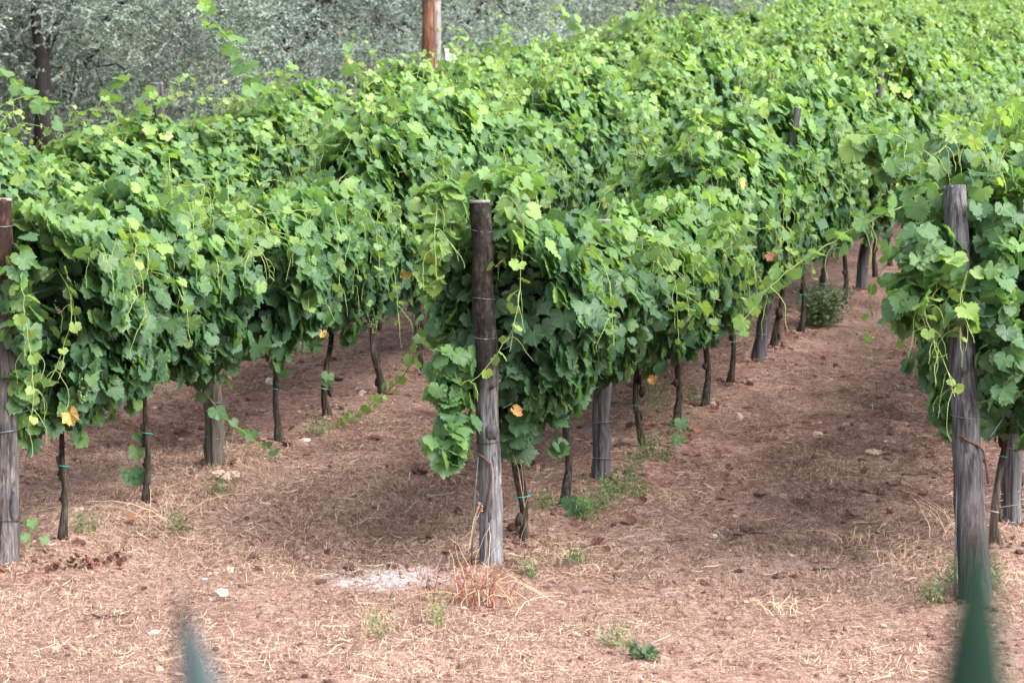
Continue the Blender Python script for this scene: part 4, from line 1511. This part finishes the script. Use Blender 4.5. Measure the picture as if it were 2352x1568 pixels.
M = MB()
x, y = scatter_pts(8000, 10.6, 24.0, rs, 1.3)
hz = fields(x, y)[0]
for i in range(len(x)):
    r = abs(rs.normal(0, .0065)) + .003
    M.lump((x[i], y[i], hz[i] + r * .3), r, rs, (rs.uniform(.8, 1.6), rs.uniform(.8, 1.5), rs.uniform(.5, .9)), .2, 6, 4, rs.uniform(.1, 1))
x, y = scatter_pts(2600, 11.5, 22.0, rs, 1.0)
fl = fields(x, y)
kp = rs.random(len(x)) < fl[1] * np.clip(vnoise(x * 2.3, y * 2.3, 61) * 2.4 - .7, 0, 1)
for xx, yy, zz_ in zip(x[kp], y[kp], fl[0][kp]):
    r = abs(rs.normal(0, .014)) + .01
    M.lump((xx, yy, zz_ + r * .15), r, rs, (rs.uniform(.8, 1.7), rs.uniform(.8, 1.6), rs.uniform(.5, .9)), .24, 7, 5, rs.uniform(0, .45))
for row in 'ABC':
    for t in plan[row][0][:3] + sorted(plan[row][1])[:9] + [0.0]:
        for _ in range(22):
            a_, rr_ = rs.uniform(0, 2 * PI), .05 + abs(rs.normal(0, .09))
            q_ = ENDS[row] + DIR * t + np.array([math.cos(a_), math.sin(a_)]) * rr_
            r = abs(rs.normal(0, .01)) + .007
            M.lump((q_[0], q_[1], gz(q_[0], q_[1]) + r * .3), r, rs, (1.3, 1.2, .8), .22, 6, 4, rs.uniform(0, .9))
tag(M.build('soil_crumbs', CLOD, smooth=False), 'reddish brown crumbs and clods of soil over the ground', 'soil crumbs', kind='stuff')

# ash
M = MB()
for i in range(160):
    a, r = rs.uniform(0, 2 * PI), math.sqrt(rs.random())
    x, y = ac[0] + math.cos(a) * r * .32 + rs.normal(0, .04), ac[1] + math.sin(a) * r * .24 + rs.normal(0, .03)
    s = rs.uniform(.002, .006)
    M.lump((x, y, gz(x, y) + s * .3), s, rs, (1.4, 1.2, .5), .25, 6, 4)
tag(M.build('ash', ASH, smooth=False), 'whitish ash patch on the soil left of the middle post', 'ash', kind='stuff')

# stones
stones = [(507, 1367, .045, 'beige', 'large beige flat stone lying in front of the left vines', (1.3, .9, .75)),
          (355, 1456, .02, 'white', 'small white stone near the bottom left edge', (1.5, 1, .6)),
          (470, 1314, .014, 'white', 'tiny white stone above the large beige stone', (1.3, 1, .6)),
          (527, 1298, .026, 'beige', 'round pale brown stone behind the large beige stone', (1, 1, .8)),
          (612, 1166, .022, 'beige', 'low pale stone right of the tan post foot', (1.3, 1, .7)),
          (834, 913, .03, 'white', 'white pebble near the curved trunk in the left lane', (1.3, .9, .7)),
          (619, 892, .035, 'white', 'white slab leaning by the third trunk of the left row', (1.0, .7, 1.1)),
          (1817, 1276, .022, 'white', 'round white pebble in the wide right lane', (1, 1, .85)),
          (1698, 968, .034, 'beige', 'upright beige stone at the edge of the right lane', (.7, .7, 1.3)),
          (1877, 993, .03, 'beige', 'flat grey beige stone in middle of the right lane', (1.5, 1, .5)),
          (2007, 1039, .045, 'beige', 'broad flat stone on the dark soil near right post', (1.5, 1.1, .5)),
          (1687, 1192, .02, 'beige', 'small pale stone on straw between centre and right posts', (1, 1, .8)),
          (1638, 1248, .02, 'white', 'small whitish stone just below the dark lane soil', (1.5, 1, .6)),
          (180, 1183, .035, 'beige', 'long pale stone between first and second left trunks', (1.8, .8, .5)),
          (700, 1025, .035, 'white', 'whitish flat stone by the trailing runner', (1.5, 1, .5))]
for px, py, r, kd, lab, sc in stones:
    p = gpt(px, py)
    M = MB()
    M.lump((0, 0, r * sc[2] * .18), r, rs, sc, .16, 10, 7)
    o = M.build('stone', STONE if kd == 'beige' else WSTONE, smooth=False)
    o.location = p
    o.rotation_euler = (0, 0, rs.uniform(0, 3))
    tag(o, lab, 'stone', 'loose stones on the soil')
M = MB()
for i in range(14):
    M.lump((rs.normal(0, .04), rs.normal(0, .03), rs.uniform(.0, .035)), rs.uniform(.018, .03), rs, (1, 1, .8), .25, 8, 6)
o = M.build('rubble_heap', STONE, smooth=False)
o.location = gpt(512, 1125)
tag(o, 'small heap of whitish rubble at the foot of the tan post', 'rubble')

# fallen red leaves
reds = [(1636, 955, .07), (1590, 997, .08), (1600, 1004, .06), (1583, 1030, .06), (1705, 916, .06), (1722, 942, .06), (1650, 1057, .05), (1599, 1070, .05), (1674, 1090, .06), (1663, 1109, .06),
        (1934, 993, .05), (1984, 1100, .055), (2039, 1181, .05), (2181, 1098, .06), (1892, 843, .05), (1923, 790, .05), (1808, 788, .07), (1830, 795, .06), (1450, 1220, .07), (1480, 1168, .06),
        (1372, 1265, .07), (1390, 1280, .05), (650, 1000, .06), (668, 1010, .05), (300, 1220, .06), (215, 1312, .07), (1452, 995, .07), (1495, 1000, .06), (2335, 1170, .08), (1225, 1078, .06)]
for px, py, s in reds:
    L = Leaves()
    L.add(np.zeros(3), np.array([rs.normal(0, .5), rs.normal(0, .5) - .4, 1]), rs.normal(0, 1, 3) * np.array([1, 1, .1]), s * .78, np.clip(rs.normal(.24, .12), 0, .6))
    o = link('fallen_leaf', L.mesh('fallen_leaf', DEAD, rs, DRY))
    p = gpt(px, py)
    o.location = (p[0], p[1], p[2] + .022)
    where = 'in the right lane' if px > 1500 else ('beside the centre row' if px > 1000 else 'below the left row')
    tag(o, f'dry red vine leaf fallen on the soil {where}', 'fallen leaf', f'red leaves fallen {where}')
# line of dark red leaf litter near the left post
L = Leaves()
for i in range(46):
    f = rs.random()
    p = gpt(100 + 190 * f + rs.normal(0, 8), 1335 - 50 * f + rs.normal(0, 6))
    L.add(p + UP * .02, np.array([rs.normal(0, .6), rs.normal(0, .6), 1]), rs.normal(0, 1, 3) * np.array([1, 1, .2]), rs.uniform(.014, .03), rs.uniform(0, .12))
tag(link('leaf_litter', L.mesh('leaf_litter', DEAD, rs, DRY)), 'dark red strip of withered leaf litter before the left vines', 'leaf litter', kind='stuff')

# dark clods torn from the lanes, twigs
tw = [(1990, 1250, .28, .25), (2100, 1080, .2, .1), (2060, 1070, .16, .5), (1720, 1245, .2, .4), (700, 1225, .2, .9), (255, 1425, .18, .1), (1900, 1300, .2, .2)]
for px, py, ln, a in tw:
    p = gpt(px, py)
    M = MB()
    f = np.linspace(-.5, .5, 7)
    M.tube(np.stack([f * ln * math.cos(a), f * ln * math.sin(a), .012 + rs.normal(0, .004, 7)], -1), np.linspace(.006, .003, 7), 5, 0, .1, rs)
    o = M.build('twig', BARK)
    o.location = p
    tag(o, f'dark dry twig lying on the soil {"in the right lane" if px > 1500 else "in the left foreground"}', 'twig', f'twigs on the soil {"right" if px > 1500 else "left"}')


# ------------------------------------------------------------------ weeds
def blades(M, rng, n, h, spread, rad=.0025, tone=(.5, .2), lean=.5):
    for _ in range(n):
        a = rng.uniform(0, 2 * PI)
        hh = h * rng.uniform(.5, 1.1)
        l = rng.uniform(.1, lean) * hh
        b = np.array([rng.normal(0, spread), rng.normal(0, spread), -.01])
        f = np.linspace(0, 1, 6)
        pts = b + np.stack([math.cos(a) * l * f ** 1.6, math.sin(a) * l * f ** 1.6, hh * f - l * .3 * f ** 3], -1)
        pts[1:] += rng.normal(0, .006, (5, 3))
        M.tube(pts, np.linspace(rad, rad * .4, 6), 4, np.clip(rng.normal(*tone), 0, 1), cap=False)


def weed_leaves(rng, n, h, spread, size=(.018, .035), age=(.4, .2), slim=True):
    """sprigs: stems with small narrow leaves"""
    V, AG, RD = [], [], []
    for _ in range(n):
        a = rng.uniform(0, 2 * PI)
        hh = h * rng.uniform(.55, 1.1)
        l = hh * rng.uniform(.05, .6)
        b = np.array([rng.normal(0, spread), rng.normal(0, spread), 0])
        m = max(5, int(hh / .016))
        f = np.linspace(.08, 1, m)
        p = b + np.stack([math.cos(a) * l * f ** 1.3, math.sin(a) * l * f ** 1.3, hh * f], -1)
        d = nrmz(rng.normal(0, 1, (m, 3)) * np.array([1, 1, .5]) + UP * .55)
        s = rng.uniform(*size, (m, 1))
        sd2 = nrmz(np.cross(d, rng.normal(0, 1, (m, 3)))) * s * (.16 if slim else .38)
        V.append(np.stack([p, p + d * s * .5 + sd2, p + d * s, p + d * s * .5 - sd2], 1))
        AG.append(np.clip(rng.normal(*age, m), 0, 1))
        RD.append(rng.random(m))
    V = np.concatenate(V)
    k = len(V)
    return raw_mesh('foliage', V.reshape(-1, 3), np.arange(4 * k).reshape(-1, 4), WEED,
                    {'age': np.repeat(np.concatenate(AG), 4), 'rnd': np.repeat(np.concatenate(RD), 4)}, False)


# green shrub in the lane
p = gpt(1886, 757)
o = empty('weed_shrub', p)
tag(o, 'small dense green shrub growing at the foot of the centre row', 'shrub')
link('foliage', weed_leaves(rs, 150, .32, .085, (.03, .055), (.38, .2)), o)
M = MB()
blades(M, rs, 40, .28, .06, .004, (.2, .1), .6)
M.build('stem', CANE, o)

# dried weed at the foot of the middle post
p = gpt(1098, 1372)
o = empty('dry_weed', p)
tag(o, 'dried weed with red stems and straw stalks before the middle post', 'weed')
M = MB()
blades(M, rs, 30, .22, .08, .0036, (.16, .1), 1.0)
blades(M, rs, 7, .26, .09, .0026, (.35, .1), 1.0)
M.build('red_stem', STALK, o)
M = MB()
blades(M, rs, 5, .42, .1, .002, (.75, .15), .45)
blades(M, rs, 34, .15, .17, .0026, (.55, .2), 2.6)
for i in range(4):
    a = rs.uniform(0, 6.3)
    M.tube(np.array([[0, 0, .05], [math.cos(a) * .2, math.sin(a) * .12 - .05, .07 + rs.uniform(0, .06)], [math.cos(a) * .4, math.sin(a) * .2 - .05, .02]]), .003, 4, .6)
M.build('dry_stalk', STALK, o)
link('foliage', weed_leaves(rs, 8, .1, .1, (.02, .035), (.4, .2), False), o)
# tall seed heads by the post
for px, py, h, lab in ((1075, 1335, .45, 'tall thin dry weed with brown seed heads left of middle post'), (1205, 1262, .55, 'pale wispy seeding weed against the first centre trunk')):
    p = gpt(px, py)
    o = empty('seeding_weed', p)
    tag(o, lab, 'weed', 'tall dry weeds near the middle post')
    M = MB()
    blades(M, rs, 3, h * .8, .07, .0012, (.9, .08), .6)
    M.build('dry_stalk', STALK, o)
    M = MB()
    for i in range(4):
        a, l = rs.uniform(0, 6.3), h * rs.uniform(.08, .3)
        e = np.array([math.cos(a) * l, math.sin(a) * l * .6, h * rs.uniform(.75, 1.0)])
        M.tube(np.array([[0, 0, h * .35], e * np.array([.5, .5, .8]), e]), .0011, 3, .85, cap=False)
        for j in range(4):
            M.lump(e + rs.normal(0, .006, 3), rs.uniform(.003, .006), rs, (1, 1, .8), .2, 5, 4, rs.uniform(.2, .6))
    M.build('seed_head', STALK, o)['kind'] = 'stuff'
# small green weeds and tufts
weeds = [(410, 1218, .12, 'by the dry tuft under the second left trunk', 0), (192, 1248, .12, 'just right of the first left trunk', 0), (500, 1152, .1, 'at the foot of the tan post', 0),
         (880, 1470, .12, 'in the straw below the ash patch', 1), (1000, 1430, .12, 'in straw between ash patch and middle post', 1), (1475, 1508, .05, 'dark and low near the bottom edge', 2),
         (1420, 1485, .1, 'left of the dark low weed near bottom edge', 0), (1215, 1325, .1, 'right of the dried red weed', 0), (1320, 1302, .07, 'on the soil in front of second centre trunk', 0),
         (1385, 1190, .2, 'between second centre trunk and first line post', 0), (1425, 1145, .16, 'at foot of the first line post', 0), (1490, 1075, .18, 'under the third trunk of the centre row', 0),
         (1510, 945, .32, 'grey and wispy between third and fourth centre trunks', 1), (2140, 1392, .12, 'left of the right post foot', 0), (2190, 1365, .14, 'touching the right post foot', 0),
         (2275, 1375, .14, 'right of the right post foot', 0), (1345, 1215, .12, 'right of second centre trunk foot', 0), (720, 1010, .14, 'under the trailing runner', 0),
         (800, 985, .1, 'near the runner in the left lane', 0), (1600, 930, .1, 'by the fifth trunk of the centre row', 0),
         (1410, 1165, .15, 'right beside the first line post of the centre row', 0), (1455, 1110, .17, 'between the first line post and the third centre trunk', 0),
         (1465, 1150, .13, 'in the dry mat right of the first line post', 0), (1530, 1080, .14, 'between third and fourth centre trunks', 0),
         (1250, 1190, .12, 'between first and second centre trunks', 0), (1560, 1010, .12, 'under the fourth trunk of the centre row', 0)]
for px, py, h, wh, kd in weeds:
    o = empty('weed', gpt(px, py))
    tag(o, f'small green weed {wh}', 'weed', 'small green weeds on the soil')
    link('foliage', weed_leaves(rs, 26 if kd != 1 else 12, h, .035, (.018, .034) if kd != 2 else (.022, .036), (.45, .2) if kd != 2 else (.1, .1), kd != 2), o)
    M = MB()
    blades(M, rs, 9, h * (1.1 if kd != 1 else 1.9), .04, .002, (.6, .2), .5)
    M.build('stem', CANE, o)
for px, py, n, h, lab in ((378, 1212, 16, .3, 'tuft of long pale dry grass under the second left trunk'), (1804, 1398, 14, .14, 'flattened pale straw tuft in the right foreground'),
                          (1500, 1150, 40, .09, 'flat golden dry grass mat right of first line post'), (2170, 1250, 9, .4, 'tall thin dry grass stalks left of the right post'),
                          (2060, 1290, 12, .14, 'pale dry grass tuft in the lane near the right post'), (1300, 1290, 24, .13, 'straw tuft between middle post and second centre trunk'),
                          (1960, 1240, 16, .12, 'bleached straw clump across the middle of right lane')):
    o = empty('dry_grass_tuft', gpt(px, py))
    tag(o, lab, 'dry grass', 'dry grass tufts')
    M = MB()
    blades(M, rs, n, h, .05 if n < 30 else .1, .003, (.78, .12), 1.8)
    M.build('blade', STALK, o)
# vine sprout by the left post
o = empty('seedling', gpt(62, 1300))
tag(o, 'young green vine seedling at the foot of the left edge post', 'seedling')
L = Leaves()
for i in range(6):
    L.add(np.array([rs.normal(0, .04), rs.normal(0, .03), rs.uniform(.05, .16)]), np.array([rs.normal(0, .4), -.6, .8]), np.array([rs.normal(0, .5), 0, -1]), rs.uniform(.025, .045), .4)
link('foliage', L.mesh('foliage', LEAF, rs, HI), o)
M = MB()
blades(M, rs, 4, .15, .02, .0025, (.6, .1), .4)
M.build('stem', CANE, o)


# ------------------------------------------------------------------ agaves on the bank, close to the camera
def agave_leaf(M, S, E, base, tip, wid, bow, rng, trough=.35):
    """thick tapering leaf with a dark terminal spine and pale toothed margin"""
    n = 40
    f = 1 - np.linspace(1, 0, n) ** 1.9
    d = tip - base
    side = nrmz(np.cross(d, np.array([0, 1., 0])))
    up = nrmz(np.cross(side, d))
    c = base + f[:, None] * d + up * (np.sin(f * PI) * bow)[:, None]
    wd = wid * np.interp(f, [0, .3, .6, .8, .9, .94, .975, .99, 1.0], [.8, 1, .92, .72, .5, .38, .2, .11, .05])
    sec = np.array([(-1, .0), (-.55, trough * .55), (0, trough * .75), (.55, trough * .55), (1, 0), (.5, -.28), (0, -.38), (-.5, -.28)])
    v = c[:, None, :] + sec[None, :, :1] * wd[:, None, None] * side - sec[None, :, 1:2] * wd[:, None, None] * up * .8
    i = np.arange(n - 1)[:, None] * 8
    j = np.arange(8)[None, :]
    q = np.stack([i + j, i + (j + 1) % 8, i + 8 + (j + 1) % 8, i + 8 + j], -1).reshape(-1, 4)
    M.add(v.reshape(-1, 3), q)
    S.tube(np.array([c[-1] - nrmz(d) * .012, c[-1], c[-1] + nrmz(d) * .016]), [wd[-4] * 1.0, wd[-1] * 1.1, .0004], 6)
    for s in (-1, 1):
        for t in np.arange(.3, .96, .02):
            k = int(np.argmin(abs(f - t)))
            p = c[k] + side * s * wd[k]
            E.tube(np.array([p, p + side * s * .006 + nrmz(d) * .003]), [.0022, .0004], 4)


def agave(tip_main, wmain, base, mat, label, rng, others):
    o = empty('agave', base)
    tag(o, label, 'agave', 'agaves in the near foreground')
    tips = [(tip_main - base, wmain)] + others
    for tp_, wd in tips:
        b0 = nrmz(np.asarray(tp_) * np.array([1, 1, 0])) * .04
        M, S, E = MB(), MB(), MB()
        agave_leaf(M, S, E, b0 - UP * .03, np.asarray(tp_), wd, rng.uniform(.02, .06), rng)
        lf = M.build('leaf', mat, o)
        S.build('spine', SPINE, lf)
        E.build('tooth_margin', AMARG, lf)


def bank(px, py, Z):
    p = at(px, py, Z)
    p[2] = gz(p[0], p[1])
    return p


low = [(np.array([math.cos(a) * r, math.sin(a) * r, h]), .05) for a, r, h in ((.3, .6, .62), (1.3, .55, .5), (2.4, .6, .6), (3.4, .62, .5), (4.3, .5, .55), (5.3, .55, .62))]
agave(at(2250, 1185, 1.0), .043, bank(2290, 2300, 1.0) + np.array([.015, -.03, 0]), AGAVEG, 'blurred dark green agave leaf rising at the bottom right corner', rs, low)
agave(at(416, 1375, 1.25), .04, bank(640, 2300, 1.25) + np.array([.22, -.03, 0]), AGAVE, 'blurred blue green agave leaf tip poking up at the bottom left', rs, [(p * np.array([1, 1, .9]), w_) for p, w_ in low])
